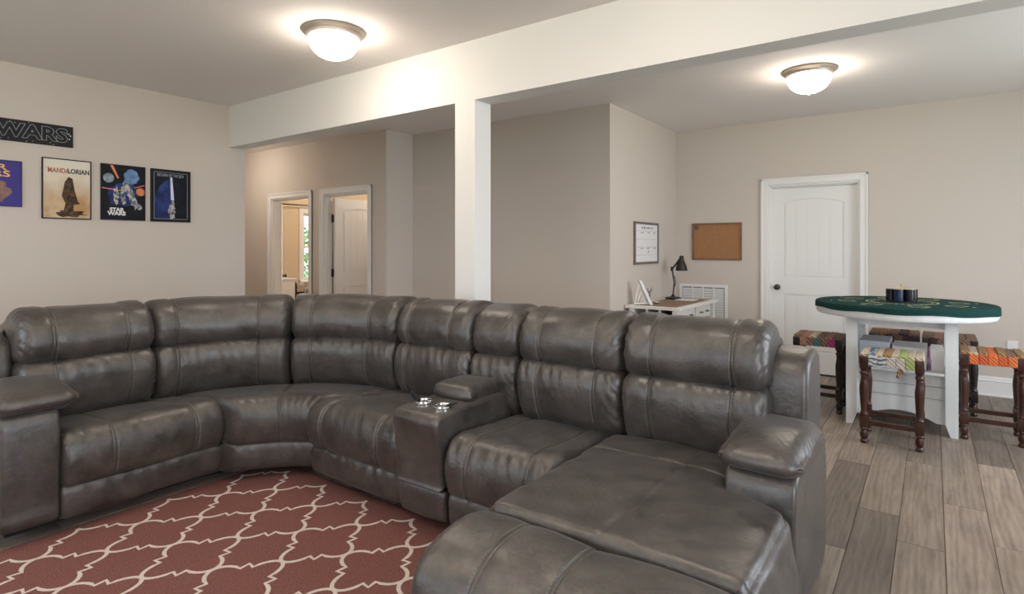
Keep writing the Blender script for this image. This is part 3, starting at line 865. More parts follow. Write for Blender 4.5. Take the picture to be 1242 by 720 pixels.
# ------------------------------------------------------------------ the rug
rug = thing('area_rug', 'terracotta red area rug with cream trellis pattern on the wood floor', 'rug', (0, 0, 0))
RX0, RX1, RY0, RY1 = -3.33, -.55, -.35, 2.085
m = MB(); m.bbox(RX0, RX1, RY0, RY1, .0005, .011, .004); m.build('rug_body', 'rug_pile', rug)
A_, B_ = .3485, .4035
def edge_curve():
    """from (0,0) to (.5,.5) in cell units: arc, barbed notch, arc"""
    h = [(0, 0), (.008, .035), (.026, .072), (.058, .108), (.103, .140), (.165, .164), (.236, .172), (.222, .278)]
    return h + [(.5 - y, .5 - x) for x, y in reversed(h[:-1])]
base = edge_curve()
pts_v = []; pts_f = []
hw = .0085
for i in range(-3, 9):
    for j in range(-7, 4):
        for sy in (-1, 1):
            nx, ny = -2.938 + (i + .5) * A_, 1.829 + (j + .5) * B_
            for sx in (-1, 1):
                zz = .0113 + (.0003 if sx < 0 else 0) + (.0006 if sy < 0 else 0)
                P = np.array([(nx + sx * x * A_, ny + sy * y * B_) for x, y in base])
                if P[:, 0].min() < RX0 - .01 or P[:, 0].max() > RX1 + .01 or P[:, 1].min() < RY0 - .01 or P[:, 1].max() > RY1 + .01: continue
                t = np.gradient(P, axis=0); nr = np.c_[-t[:, 1], t[:, 0]]; nr /= np.linalg.norm(nr, axis=1)[:, None]
                L_, R_ = P + nr * hw, P - nr * hw
                L_ = np.clip(L_, [RX0 + .002, RY0 + .002], [RX1 - .002, RY1 - .002]); R_ = np.clip(R_, [RX0 + .002, RY0 + .002], [RX1 - .002, RY1 - .002])
                k = len(pts_v)
                for a, b2 in zip(L_, R_):
                    pts_v += [(a[0], a[1], zz), (b2[0], b2[1], zz)]
                pts_f += [(k + 2 * q, k + 2 * q + 1, k + 2 * q + 3, k + 2 * q + 2) for q in range(len(P) - 1)]
o = mesh_obj('trellis_pattern', pts_v, pts_f, 'rug_line', rug); o['kind'] = 'stuff'

# ------------------------------------------------------------------ posters and sign on the left wall
WROT = (R90, 0, R90)
def blob(name, parent, cy, cz, ry, rz, material, x, n=22, seed=1, rough=.25, ang=0.0):
    r = np.random.default_rng(seed); v = [(x, cy, cz)]
    for i in range(n):
        a = 2 * math.pi * i / n; k = 1 + rough * r.uniform(-1, 1)
        p, q = ry * k * math.cos(a), rz * k * math.sin(a)
        v.append((x, cy + p * math.cos(ang) - q * math.sin(ang), cz + p * math.sin(ang) + q * math.cos(ang)))
    return mesh_obj(name, v, [(0, i + 1, (i + 1) % n + 1) for i in range(n)], material, parent)
def poly_print(name, parent, pts, material, x):
    return mesh_obj(name, [(x, a, b2) for a, b2 in pts], [tuple(range(len(pts)))], material, parent)
def print_mat(name, c1, c2, scale=5, lo=.35, hi=.7, c3=None):
    m, nt, b = new_mat(name); N, L = nt.nodes.new, nt.links.new
    tc = N('ShaderNodeTexCoord'); n = N('ShaderNodeTexNoise'); n.inputs['Scale'].default_value = scale; n.inputs['Detail'].default_value = 4
    L(tc.outputs['Object'], n.inputs['Vector'])
    r = N('ShaderNodeValToRGB'); e = r.color_ramp.elements
    e[0].position = lo; e[0].color = (*c1, 1); e[1].position = hi; e[1].color = (*c2, 1)
    if c3: q = e.new((lo + hi) / 2); q.color = (*c3, 1)
    L(n.outputs['Fac'], r.inputs['Fac']); L(r.outputs[0], b.inputs['Base Color'])
    b.inputs['Roughness'].default_value = .6; b.inputs['Specular IOR Level'].default_value = .2
print_mat('print_tan', (.50, .29, .13), (.72, .60, .44), 6)
def tan_gradient():
    nt = MATS['print_tan'].node_tree; N, L = nt.nodes.new, nt.links.new
    b = nt.nodes['Principled BSDF']; old = b.inputs['Base Color'].links[0].from_socket
    tc = N('ShaderNodeTexCoord'); sp = N('ShaderNodeSeparateXYZ'); L(tc.outputs['Object'], sp.inputs[0])
    mr = N('ShaderNodeMapRange'); mr.inputs[1].default_value = 1.72; mr.inputs[2].default_value = 1.98; L(sp.outputs[2], mr.inputs[0])
    mx = N('ShaderNodeMix'); mx.data_type = 'RGBA'; mx.inputs[7].default_value = (.76, .70, .60, 1)
    L(mr.outputs[0], mx.inputs[0]); L(old, mx.inputs[6]); L(mx.outputs[2], b.inputs['Base Color'])
tan_gradient()
print_mat('print_space', (.006, .007, .010), (.012, .016, .028), 9)
print_mat('print_blue', (.012, .020, .07), (.03, .06, .24), 14)
print_mat('print_purple', (.055, .045, .22), (.06, .05, .25), 5)
print_mat('print_rock', (.025, .016, .012), (.15, .09, .05), 40)
print_mat('print_figures', (.05, .10, .17), (.62, .56, .48), 45, .40, .62)
print_mat('print_beam', (.50, .60, .85), (.85, .90, 1.0), 8)
mat('print_orange', (.75, .20, .05), .4); mat('print_red', (.65, .16, .12), .4); mat('print_planet', (.62, .19, .04), .4, var=.4, scale=40)
mat('print_grey', (.20, .26, .30), .4, var=.5, scale=40); mat('print_white', (.80, .80, .80), .4); mat('print_yellow', (.80, .58, .06), .4)
mat('print_dark', (.045, .035, .030), .4); mat('print_brown', (.22, .11, .085), .5, var=.3, scale=30); mat('print_silver', (.36, .40, .46), .4)
mat('print_glow', (.09, .20, .42), .4, var=.4, scale=25); mat('print_rust', (.42, .13, .05), .4, var=.4, scale=40)
def poster(label, y0, y1, z0, z1, printmat, border=.010):
    t = thing('framed_poster', label, 'poster', (0, 0, 0), 'framed posters on the left wall')
    fr = MB(); x0, x1 = XP + .001, XP + .018
    for (a, b2, c, d) in ((y0, y0 + border, z0, z1), (y1 - border, y1, z0, z1), (y0 + border, y1 - border, z0, z0 + border), (y0 + border, y1 - border, z1 - border, z1)):
        fr.bbox(x0, x1, a, b2, c, d, .002)
    fr.build('frame', 'frame_black', t)
    p = MB(); p.box(x0, XP + .012, y0 + border, y1 - border, z0 + border, z1 - border)
    return t, p.build('print', printmat, t)
XPR = XP + .0126
# tan poster
t, p = poster('black framed tan poster with a brown rock and orange to dark lettering', 1.513, 1.841, 1.576, 2.054, 'print_tan', .008)
blob('print_mound', p, 1.70, 1.622, .100, .028, 'print_rock', XPR + .0004, seed=3, rough=.3)
poly_print('print_spire', p, [(1.648, 1.62), (1.665, 1.70), (1.640, 1.76), (1.660, 1.87), (1.685, 1.915), (1.712, 1.90), (1.728, 1.80), (1.748, 1.72), (1.765, 1.70), (1.72, 1.69), (1.715, 1.62)], 'print_rock', XPR + .0006)
text_mesh('lettering', 'MANDA', .052, 'print_rust', p, (XPR + .0008, 1.620, 1.958), WROT, sx=.76, bold=.0016)
text_mesh('lettering', 'LORIAN', .052, 'print_dark', p, (XPR + .0008, 1.753, 1.958), WROT, sx=.80, bold=.0016)
text_mesh('lettering', 'THE', .020, 'print_tan', p, (XPR + .0008, 1.545, 1.978), WROT)
# black poster with figures
t, p = poster('dark poster with orange beam, pale shapes and white lettering at the bottom', 1.908, 2.246, 1.582, 2.053, 'print_space', .006)
blob('print_haze', p, 2.07, 1.80, .125, .10, 'print_blue', XPR, seed=8, rough=.2)
blob('print_haze', p, 2.135, 1.955, .060, .062, 'print_glow', XPR + .0002, seed=9, rough=.12)
blob('print_disc', p, 1.965, 1.935, .040, .040, 'print_grey', XPR + .0003, seed=10, rough=.02)
blob('print_disc', p, 2.208, 1.832, .036, .034, 'print_planet', XPR + .0003, seed=11, rough=.05)
poly_print('print_beam_shape', p, [(1.975, 2.045), (1.998, 2.045), (2.042, 1.94), (2.030, 1.935)], 'print_orange', XPR + .0005)
poly_print('print_beam_shape', p, [(1.915, 1.845), (1.915, 1.853), (2.09, 1.835), (2.09, 1.826)], 'print_red', XPR + .0005)
poly_print('print_beam_shape', p, [(2.16, 1.86), (2.16, 1.867), (2.240, 1.897), (2.240, 1.888)], 'print_red', XPR + .0005)
for k, (cy, cz, ry, rz, an) in enumerate(((2.12, 1.83, .033, .085, .25), (2.155, 1.745, .022, .07, .35), (2.075, 1.83, .024, .065, -.1), (2.02, 1.79, .022, .075, .0), (2.075, 1.76, .018, .05, .2), (2.20, 1.70, .025, .022, 0))):
    blob('print_shape', p, cy, cz, ry, rz, 'print_figures', XPR + .0007 + k * .0001, seed=20 + k, rough=.3, ang=an)
text_mesh('lettering', 'STAR', .043, 'print_white', p, (XPR + .0016, 2.025, 1.668), WROT, sx=1.05, bold=.002)
text_mesh('lettering', 'WARS', .043, 'print_white', p, (XPR + .0016, 2.025, 1.637), WROT, sx=1.12, bold=.002)
# navy poster with the vertical light beam
t, p = poster('black framed navy poster with a pale vertical light beam', 2.290, 2.629, 1.581, 2.053, 'print_space', .012)
poly_print('print_haze', p, [(2.318, 1.61), (2.318, 1.80), (2.37, 1.91), (2.455, 1.985), (2.475, 1.78), (2.47, 1.61)], 'print_blue', XPR)
poly_print('print_beam_shape', p, [(2.452, 1.985), (2.470, 1.985), (2.486, 1.78), (2.458, 1.78)], 'print_beam', XPR + .0004)
blob('print_shape', p, 2.468, 1.69, .030, .075, 'print_figures', XPR + .0004, seed=30, rough=.35)
text_mesh('lettering', 'RETURN OF THE JEDI', .036, 'print_silver', p, (XPR + .0008, 2.455, 2.000), WROT, sx=.66)
ln = MB()
for (a, b2, c, d) in ((2.316, 2.319, 1.606, 2.028), (2.600, 2.603, 1.606, 2.028), (2.316, 2.603, 1.606, 1.609), (2.316, 2.603, 2.025, 2.028)):
    ln.box(XPR, XPR + .0006, a, b2, c, d)
ln.build('print_border', 'print_silver', p)
# purple canvas print, cut by the picture edge
t, p = poster('purple blue poster with yellow block lettering and a brown shape', .985, 1.391, 1.656, 2.001, 'print_purple', .003)
blob('print_shape', p, 1.235, 1.765, .085, .080, 'print_brown', XPR + .0003, seed=41, rough=.18)
for k, (w, z) in enumerate((('STAR', 1.945), ('WARS', 1.897))):
    text_mesh('lettering_edge', w, .068, 'print_orange', p, (XPR + .0006, 1.190, z), WROT, sx=1.45, extrude=.0002)
    text_mesh('lettering', w, .062, 'print_yellow', p, (XPR + .0016, 1.190, z), WROT, sx=1.5)
# long sign
sg = thing('wall_sign', 'long black sign with silver outlined lettering high on the left wall', 'sign')
m = MB(); m.bbox(XP + .001, XP + .016, .74, 1.716, 2.150, 2.316, .004); bd = m.build('board', 'frame_black', sg)
text_mesh('lettering', 'STAR', .140, 'print_silver', bd, (XP + .018, .985, 2.232), WROT, outline=.0018, sx=1.12, bold=.006)
text_mesh('lettering', 'WARS', .140, 'print_silver', bd, (XP + .018, 1.455, 2.232), WROT, outline=.0018, sx=1.14, bold=.006)
rr = random.Random(3)
for k in range(16):
    blob('star_dot', bd, rr.uniform(.76, 1.70), rr.choice((rr.uniform(2.155, 2.172), rr.uniform(2.292, 2.310))), .0035, .0035, 'print_silver', XP + .0168, n=7, seed=k)
for (a, b2) in ((1.690, 2.215), (1.697, 2.242), (1.685, 2.255)):
    blob('star_dot', bd, a, b2, .005, .005, 'print_white', XP + .0168, n=7)

# ------------------------------------------------------------------ boards and grille on the far walls
wb = thing('whiteboard_calendar', 'whiteboard calendar with grey frame on the wall above the desk', 'whiteboard')
m = MB(); x0, x1 = XC + .001, XC + .022
for (a, b2, c, d) in ((5.623, 5.648, 1.172, 1.622), (6.243, 6.268, 1.172, 1.622), (5.648, 6.243, 1.172, 1.197), (5.648, 6.243, 1.597, 1.622)): m.bbox(x0, x1, a, b2, c, d, .003)
m.build('frame', 'frame_grey', wb)
m = MB(); m.box(x0, XC + .012, 5.648, 6.243, 1.197, 1.597); bo = m.build('board_face', 'white_board', wb)
m = MB(); r = random.Random(8)
def scribble(m, y, z, w, h, n):
    for k in range(n):
        yy = y + w * (k + .2) / n; hh = h * r.uniform(.4, 1)
        m.box(XC + .0122, XC + .0128, yy, yy + w / n * .45, z - hh / 2, z + hh / 2)
        m.box(XC + .0122, XC + .0128, yy, yy + w / n * .8, z + hh / 2 - .004, z + hh / 2)
scribble(m, 5.80, 1.560, .32, .030, 6)
for y in (5.80, 5.97, 6.13): scribble(m, y, 1.508, .06, .016, 3)
for y in (5.78, 5.95, 6.12): scribble(m, y, 1.340, .07, .016, 3)
scribble(m, 5.97, 1.302, .04, .030, 2)
for z in (1.525, 1.44, 1.355, 1.27): m.box(XC + .0122, XC + .0124, 5.66, 6.23, z - .0008, z + .0008)
m.build('handwriting', 'ink', bo)

cb = thing('cork_board', 'cork pin board with brown frame on the wall beside the desk', 'cork board')
m = MB(); y1, y0 = YD - .001, YD - .020
for (a, b2, c, d) in ((-2.313, -2.293, 1.205, 1.635), (-1.769, -1.749, 1.205, 1.635), (-2.293, -1.769, 1.205, 1.225), (-2.293, -1.769, 1.615, 1.635)): m.bbox(a, b2, y0, y1, c, d, .003)
m.build('frame', 'cork_frame', cb)
m = MB(); m.box(-2.293, -1.769, YD - .011, y1, 1.225, 1.615); m.build('cork_panel', 'cork', cb)
note = MB(); note.box(-2.285, -2.240, YD - .0125, YD - .0112, 1.560, 1.605)
tag(note.build('pinned_note', 'ink'), 'small dark card pinned in the corner of the cork board', 'note')

vt = thing('return_air_grille', 'white louvred return air grille on the wall behind the desk', 'vent')
vx0, vx1, vz0, vz1 = -2.468, -1.908, .33, .917
m = MB()
for (a, b2, c, d) in ((vx0, vx0 + .032, vz0, vz1), (vx1 - .032, vx1, vz0, vz1), (vx0 + .032, vx1 - .032, vz0, vz0 + .032), (vx0 + .032, vx1 - .032, vz1 - .032, vz1)):
    m.bbox(a, b2, YD - .014, YD - .001, c, d, .003)
m.build('frame', 'vent_white', vt)
m = MB(); m.box(vx0 + .03, vx1 - .03, YD - .0022, YD - .001, vz0 + .03, vz1 - .03); m.build('backing', 'vent_dark', vt)
wcol = (vx1 - vx0 - .064) / 4
for k in range(1, 4):
    m = MB(); xx = vx0 + .032 + k * wcol; m.bbox(xx - .007, xx + .007, YD - .013, YD - .003, vz0 + .03, vz1 - .03, .002); m.build('divider_bar', 'vent_white', vt)
for k in range(4):
    m = MB(); a = vx0 + .032 + k * wcol + .007; b2 = a + wcol - .014; z = vz0 + .04
    while z < vz1 - .045:
        m.add([(a, YD - .011, z), (b2, YD - .011, z), (b2, YD - .003, z + .013), (a, YD - .003, z + .013), (a, YD - .0118, z + .0015), (b2, YD - .0118, z + .0015), (b2, YD - .0038, z + .0145), (a, YD - .0038, z + .0145)],
              [(0, 1, 2, 3), (4, 7, 6, 5), (0, 4, 5, 1), (2, 6, 7, 3), (0, 3, 7, 4), (1, 5, 6, 2)])
        z += .0195
    m.build('louver_bank', 'vent_white', vt)
ot = thing('wall_outlet', 'white outlet plate on the back wall above the baseboard', 'outlet', (.575, YD, .455))
m = MB(); m.bbox(-.037, .037, -.007, -.0005, -.058, .058, .004); pl = m.build('cover_plate', 'trim_white', ot)
for z in (.02, -.02):
    m = MB(); m.bbox(-.015, .015, -.0095, -.006, z - .014, z + .014, .003); m.build('socket', 'trim_white', pl)

# ------------------------------------------------------------------ desk and what stands on it
dk = thing('writing_desk', 'white writing desk with brown inlaid top and drawers against the wall', 'desk', (XC + .02, 5.38, 0))
DW, DL, DZ = .56, 1.24, .775
top = bpy.data.objects.new('desk_top', None); link(top, dk)
m = MB(); e = .055
m.bbox(0, e, 0, DL, DZ - .03, DZ, .004); m.bbox(DW - e, DW, 0, DL, DZ - .03, DZ, .004); m.bbox(e, DW - e, 0, e, DZ - .03, DZ, .004); m.bbox(e, DW - e, DL - e, DL, DZ - .03, DZ, .004)
m.build('top_frame', 'desk_white', top)
for k in range(4):
    w = (DW - 2 * e) / 4; m = MB(); m.bbox(e + k * w + .001, e + (k + 1) * w - .001, e, DL - e, DZ - .028, DZ - .003, .002); m.build('top_board', 'desk_wood', top)
m = MB(); m.box(.03, DW - .05, .05, DL - .16, DZ - .17, DZ - .155); m.box(.03, .05, .05, DL - .05, DZ - .17, DZ - .03)
m.box(.03, DW - .05, DL - .18, DL - .16, DZ - .17, DZ - .03)
for a in (.05, .20, .33, DW - .07): m.box(a, a + .022, .05, .075, DZ - .155, DZ - .03)
m.build('desk_body', 'desk_white', dk)
for k in range(2):
    y0 = .09 + k * .50
    m = MB(); m.bbox(DW - .06, DW - .04, y0, y0 + .47, DZ - .155, DZ - .04, .004); dr = m.build('drawer_front', 'desk_white', dk)
    for q in (.14, .33):
        h = MB(); h.tube([(DW - .04, y0 + q - .03, DZ - .10), (DW - .018, y0 + q - .03, DZ - .108), (DW - .018, y0 + q + .03, DZ - .108), (DW - .04, y0 + q + .03, DZ - .10)], .005)
        h.build('drawer_pull', 'bronze', dr, smooth=True, auto=40)
for (a, b2) in ((.03, .03), (DW - .085, .03), (.03, DL - .085), (DW - .085, DL - .085)):
    m = MB(); m.bbox(a, a + .055, b2, b2 + .055, 0, DZ - .03, .006); m.build('leg', 'desk_white', dk)
m = MB(); m.prism([(DL - .10, DZ - .03), (DL - .10, DZ - .05), (DL - .20, DZ - .15), (DL - .20, DZ - .17), (DL - .09, DZ - .06), (DL - .09, DZ - .03)], 'x', DW - .07, DW - .045)
m.build('corner_bracket', 'desk_white', dk)

lp = thing('desk_lamp', 'black jointed desk lamp with bell shade on the white desk', 'lamp', (-2.37, 6.36, DZ))
m = MB(); m.lathe([(.002, 0), (.085, 0), (.087, .008), (.082, .018), (.03, .024), (.018, .035), (.014, .05)], n=32); m.build('lamp_base', 'black_metal', lp, smooth=True, auto=40)
ca, sa = math.cos(math.radians(35.934)), math.sin(math.radians(35.934))     # the arm swings sideways along the wall corner
def lw(r, z, d=0): return (r * ca - d * sa, r * sa + d * ca, z)
m = MB(); m.tube([lw(0, .04), lw(.014, .18), lw(-.012, .34)], .009); m.tube([lw(.012, .12), lw(.032, .18), lw(.018, .26)], .004); m.build('lower_arm', 'black_metal', lp, smooth=True, auto=40)
m = MB(); m.tube([lw(-.016, .33), lw(.035, .395), lw(.075, .45)], .008); m.tube([lw(.0, .335), lw(.065, .42)], .004); m.build('upper_arm', 'black_metal', lp, smooth=True, auto=40)
m = MB(); m.lathe([(.012, .31), (.016, .325), (.016, .345), (.012, .36)], cx=lw(-.012, 0)[0], cy=lw(-.012, 0)[1], n=14); m.build('elbow_joint', 'black_metal', lp, smooth=True)
sc_, _s = lw(.095, 0)[0], lw(.095, 0)[1]
m = MB(); m.lathe([(.064, .315), (.066, .318), (.062, .345), (.050, .385), (.036, .415), (.026, .432), (.026, .468), (.018, .482), (.002, .486)], cx=sc_, cy=_s, n=28, cap=False)
m.lathe([(.060, .316), (.056, .345), (.044, .385), (.002, .415)], cx=sc_, cy=_s, n=28, cap=False); m.build('lamp_shade', 'black_metal', lp, smooth=True, auto=60)

tri = thing('triangle_ornament', 'white triangular frame ornament on the end of the desk', 'ornament', (-2.36, 5.50, DZ))
def bar(m, p, q, w=.012):
    m.tube([p, q], w, n=4)
A1, A2, A3 = lw(-.085, .012), lw(.075, .012), lw(-.035, .235)
m = MB(); m.add([lw(-.02, .245, -.03), lw(-.045, .245, -.03), lw(.065, 0, -.03), lw(.095, 0, -.03), lw(-.02, .245, .05), lw(-.045, .245, .05), lw(.065, 0, .05), lw(.095, 0, .05)], [(0, 1, 2, 3), (4, 7, 6, 5), (0, 4, 5, 1), (1, 5, 6, 2), (2, 6, 7, 3), (3, 7, 4, 0)])
m.build('side_board', 'trim_white', tri)
m = MB(); bar(m, lw(-.085, .01), lw(-.035, .225), .007); bar(m, lw(-.06, .01), lw(-.02, .13), .005); bar(m, lw(.03, .01), lw(-.02, .13), .005); bar(m, lw(-.085, .010), lw(.07, .010), .008); bar(m, lw(-.03, .01), lw(-.005, .07), .004); bar(m, lw(.02, .01), lw(-.005, .07), .004)
m.build('inner_bars', 'trim_white', tri)
orn = thing('antler_figurine', 'small dark forked figurine on the desk behind the triangle', 'figurine', (-2.44, 5.86, DZ))
m = MB(); m.lathe([(.016, 0), (.018, .01), (.010, .04), (.008, .08), (.010, .10)], n=12); m.tube([(0, 0, .09), (.012, .018, .125), (.014, .022, .15)], [.008, .007, .003], n=7); m.tube([(0, 0, .09), (-.012, -.016, .12), (-.016, -.022, .145)], [.008, .007, .003], n=7)
m.build('figure_body', 'ornament', orn, smooth=True, auto=50)
dish = thing('trinket_dish', 'small shiny metal dish on the brown desk inlay', 'dish', (-2.30, 5.70, DZ - .003))
m = MB(); m.lathe([(.002, .001), (.022, .001), (.034, .016), (.036, .024), (.032, .022), (.020, .006), (.002, .005)], n=20, cap=False); m.build('dish_bowl', 'chrome', dish, smooth=True)
pp = MB(); pp.box(-2.30, -2.10, 6.22, 6.40, DZ - .0028, DZ + .003)
tag(pp.build('notepad', 'paper'), 'white notepad lying on the desk beside the lamp', 'notepad')

# ------------------------------------------------------------------ round game table
TC = (-.200, 5.47)
tb = thing('game_table', 'round white counter height table with a green felt card top', 'table', (TC[0], TC[1], 0))
m = MB(); m.lathe([(.002, .828), (.582, .828), (.588, .836), (.591, .850), (.591, .900), (.002, .902)], n=72); m.build('table_top', 'table_white', tb, smooth=True, auto=35)
m = MB(); n = 72; R = .597
def skirt(r0, z, a): return (r0 * math.cos(a), r0 * math.sin(a), z)
prof = [(.002, .9225), (R - .012, .9225), (R - .003, .919), (R + .001, .912), (R + .002, .895), (R + .003, .876)]
v = []; f = []
for (r, z) in prof:
    for i in range(n):
        a = 2 * math.pi * i / n
        dz = .004 * math.sin(a * 9) + .008 * math.exp(-((a - .1) / .5) ** 2) - .014 * math.exp(-((a - 5.9) / .45) ** 2) if z < .88 else 0
        v.append(skirt(r, z + dz, a))
f = [(j * n + i, j * n + (i + 1) % n, (j + 1) * n + (i + 1) % n, (j + 1) * n + i) for j in range(len(prof) - 1) for i in range(n)]
m.add(v, f); felt = m.build('felt_cover', 'felt', tb, smooth=True, auto=50)
# gold printed card boxes and centre ring
m = MB(); zf, zt_ = .9226, .9232
def line(m, p, q, w=.003):
    p, q = np.array(p), np.array(q); d = (q - p) / np.linalg.norm(q - p); nn = np.array((-d[1], d[0])) * w
    pts = [p - nn, p + nn, q + nn, q - nn]; m.add([(x, y, zf) for x, y in pts] + [(x, y, zt_) for x, y in pts], [(4, 5, 6, 7), (0, 1, 5, 4), (1, 2, 6, 5), (2, 3, 7, 6), (3, 0, 4, 7)])
for k in range(8):
    a = k * math.pi / 4 + math.radians(18); c, s = math.cos(a), math.sin(a)
    def lc(r, t): return (r * c - t * s, r * s + t * c)
    q = [lc(.33, -.055), lc(.43, -.055), lc(.43, .055), lc(.33, .055)]
    for i in range(4): line(m, q[i], q[(i + 1) % 4])
    line(m, lc(.49, -.02), lc(.49, .02), .004)
for rr_ in (.20, .235):
    for k in range(36):
        a, b2 = 2 * math.pi * k / 36, 2 * math.pi * (k + .7) / 36; line(m, (rr_ * math.cos(a), rr_ * math.sin(a)), (rr_ * math.cos(b2), rr_ * math.sin(b2)), .006 if rr_ > .21 else .003)
m.build('felt_print', 'felt_print', felt)['kind'] = 'stuff'
m = MB(); m.box(-.27, .27, -.24, -.215, .755, .828); m.box(-.27, .27, .215, .24, .755, .828); m.box(-.27, -.245, -.215, .215, .755, .828); m.box(.245, .27, -.215, .215, .755, .828)
m.build('apron', 'table_white', tb)
for sx in (-1, 1):
    for sy in (-1, 1):
        lg = MB(); cx, cy = sx * .308, sy * .285; h_ = .037
        pl_ = [(cx - h_, .82), (cx - h_, .09), (cx - h_ + (.03 if sx > 0 else 0), .0), (cx + h_ - (.03 if sx < 0 else 0), .0), (cx + h_, .09), (cx + h_, .82)]
        lg.prism(pl_, 'y', cy - h_, cy + h_); lo = lg.build('leg', 'table_white', tb)
        pt = MB(); pt.box(cx - .058, cx + .058, cy - .058, cy + .058, .820, .828); pt.build('mounting_plate', 'dark_wood', lo)
# storage base between the legs
bs = bpy.data.objects.new('storage_base', None); link(bs, tb)
m = MB(); m.bbox(-.268, .268, -.32, .32, .425, .445, .006); m.build('shelf_top', 'table_white', bs)
zs = [.425, .335, .245, .10]
for sy in (-1, 1):
    for k in range(3):
        m = MB(); z1_, z0_ = zs[k] - .0015, zs[k + 1] + .0015
        y0, y1 = sorted((sy * .262, sy * .242))
        if k < 2: m.bbox(-.283, .283, y0, y1, z0_, z1_, .003)
        else:
            pts = [(-.283, z1_), (-.283, z0_ - .03)] + [(-.22 + .44 * i / 12, z0_ - .03 + .065 * (1 - (2 * i / 12 - 1) ** 2)) for i in range(13)] + [(.283, z0_ - .03), (.283, z1_)]
            for i in range(1, len(pts) - 2):
                if pts[i + 1][0] - pts[i][0] > 1e-6: m.prism([(pts[i][0], pts[i][1]), (pts[i + 1][0], pts[i + 1][1]), (pts[i + 1][0], z1_), (pts[i][0], z1_)], 'y', y0, y1)
        m.build('front_board', 'table_white', bs)
for sx in (-1, 1):
    m = MB(); x0, x1 = sorted((sx * .285, sx * .265)); m.box(x0, x1, -.243, .243, .10, .425); m.build('end_board', 'table_white', bs)

# boxes stored on the shelf
def game_box(x0, x1, y0, y1, z0, z1, m0, label):
    t = thing('game_box', label, 'box', ((x0 + x1) / 2, (y0 + y1) / 2, z0), 'boxes stored in the game table')
    w, d, h_ = (x1 - x0) / 2, (y1 - y0) / 2, z1 - z0
    a = MB(); a.bbox(-w + .003, w - .003, -d + .003, d - .003, 0, h_ * .9, .003); a.build('box_body', m0, t)
    l = MB(); l.bbox(-w, w, -d, d, h_ * .5, h_, .003); l.build('box_lid', m0, t)
    return t
SX, SY = TC
game_box(SX - .262, SX - .065, SY - .26, SY + .10, .4455, .635, 'box_blue', 'pale blue grey box on the left of the table shelf')
game_box(SX - .050, SX + .165, SY - .235, SY + .10, .4455, .605, 'box_grey', 'light grey box in the middle of the table shelf')
t = game_box(SX + .185, SX + .262, SY - .20, SY + .08, .4455, .600, 'paper', 'white box at the right end of the table shelf')
t = MB(); t.bbox(SX + .169, SX + .180, SY - .23, SY + .05, .4455, .585, .002); tag(t.build('card_folder', 'box_print'), 'purple printed folder standing between two shelf boxes', 'folder')

# poker chip carousel
cc = thing('poker_chip_carousel', 'dark round poker chip carousel in the middle of the felt top', 'chip holder', (TC[0], TC[1] + .02, .9234))
m = MB(); m.lathe([(.002, 0), (.112, 0), (.114, .004), (.112, .008), (.002, .009)], n=40); m.build('tray', 'chip_black', cc, smooth=True, auto=40)
for k in range(7):
    a = 2 * math.pi * k / 6 + .3; cx, cy = (.073 * math.cos(a), .073 * math.sin(a)) if k < 6 else (0, 0)
    m = MB(); pr = []; z = .0092
    while z < .100:
        pr += [(.0335, z), (.0345, z + .0006), (.0345, z + .0028), (.0335, z + .0033)]; z += .0035
    m.lathe(pr, cx=cx, cy=cy, n=24)
    st = m.build('chip_stack', ['chip_black', 'chip_blue', 'chip_black', 'chip_black', 'chip_blue', 'chip_black', 'chip_black'][k], cc, smooth=True, auto=30)
    m = MB(); m.lathe([(.002, z), (.034, z), (.034, z + .003), (.002, z + .0035)], cx=cx, cy=cy, n=24); m.build('top_chip', 'chip_gold' if k % 2 == 0 else 'plastic_clear', st)
m = MB(); m.lathe([(.005, .10), (.005, .125), (.012, .130), (.012, .137), (.003, .140)], n=14); m.build('handle', 'chip_gold', cc, smooth=True)

# ------------------------------------------------------------------ stools with woven strip seats
weave_mat('weave_zigzag', (.62, .60, .54), (.10, .16, .24), 11, True)
weave_mat('weave_white', (.62, .58, .52), (.42, .37, .33), 22)
weave_mat('weave_green', (.26, .34, .08), (.42, .46, .20), 20)
weave_mat('weave_cream', (.66, .58, .44), (.34, .26, .18), 18)
weave_mat('weave_orange', (.62, .10, .025), (.72, .22, .06), 26)
weave_mat('weave_red', (.50, .065, .025), (.62, .15, .05), 26)
weave_mat('weave_gold', (.42, .26, .10), (.20, .09, .05), 20)
weave_mat('weave_brown', (.14, .07, .045), (.28, .18, .12), 20)
weave_mat('weave_dark', (.035, .018, .018), (.10, .05, .045), 24)
weave_mat('weave_teal', (.04, .13, .15), (.10, .20, .20), 20)
weave_mat('weave_magenta', (.30, .02, .13), (.42, .06, .20), 20)
weave_mat('weave_pink', (.42, .24, .18), (.25, .12, .10), 20)
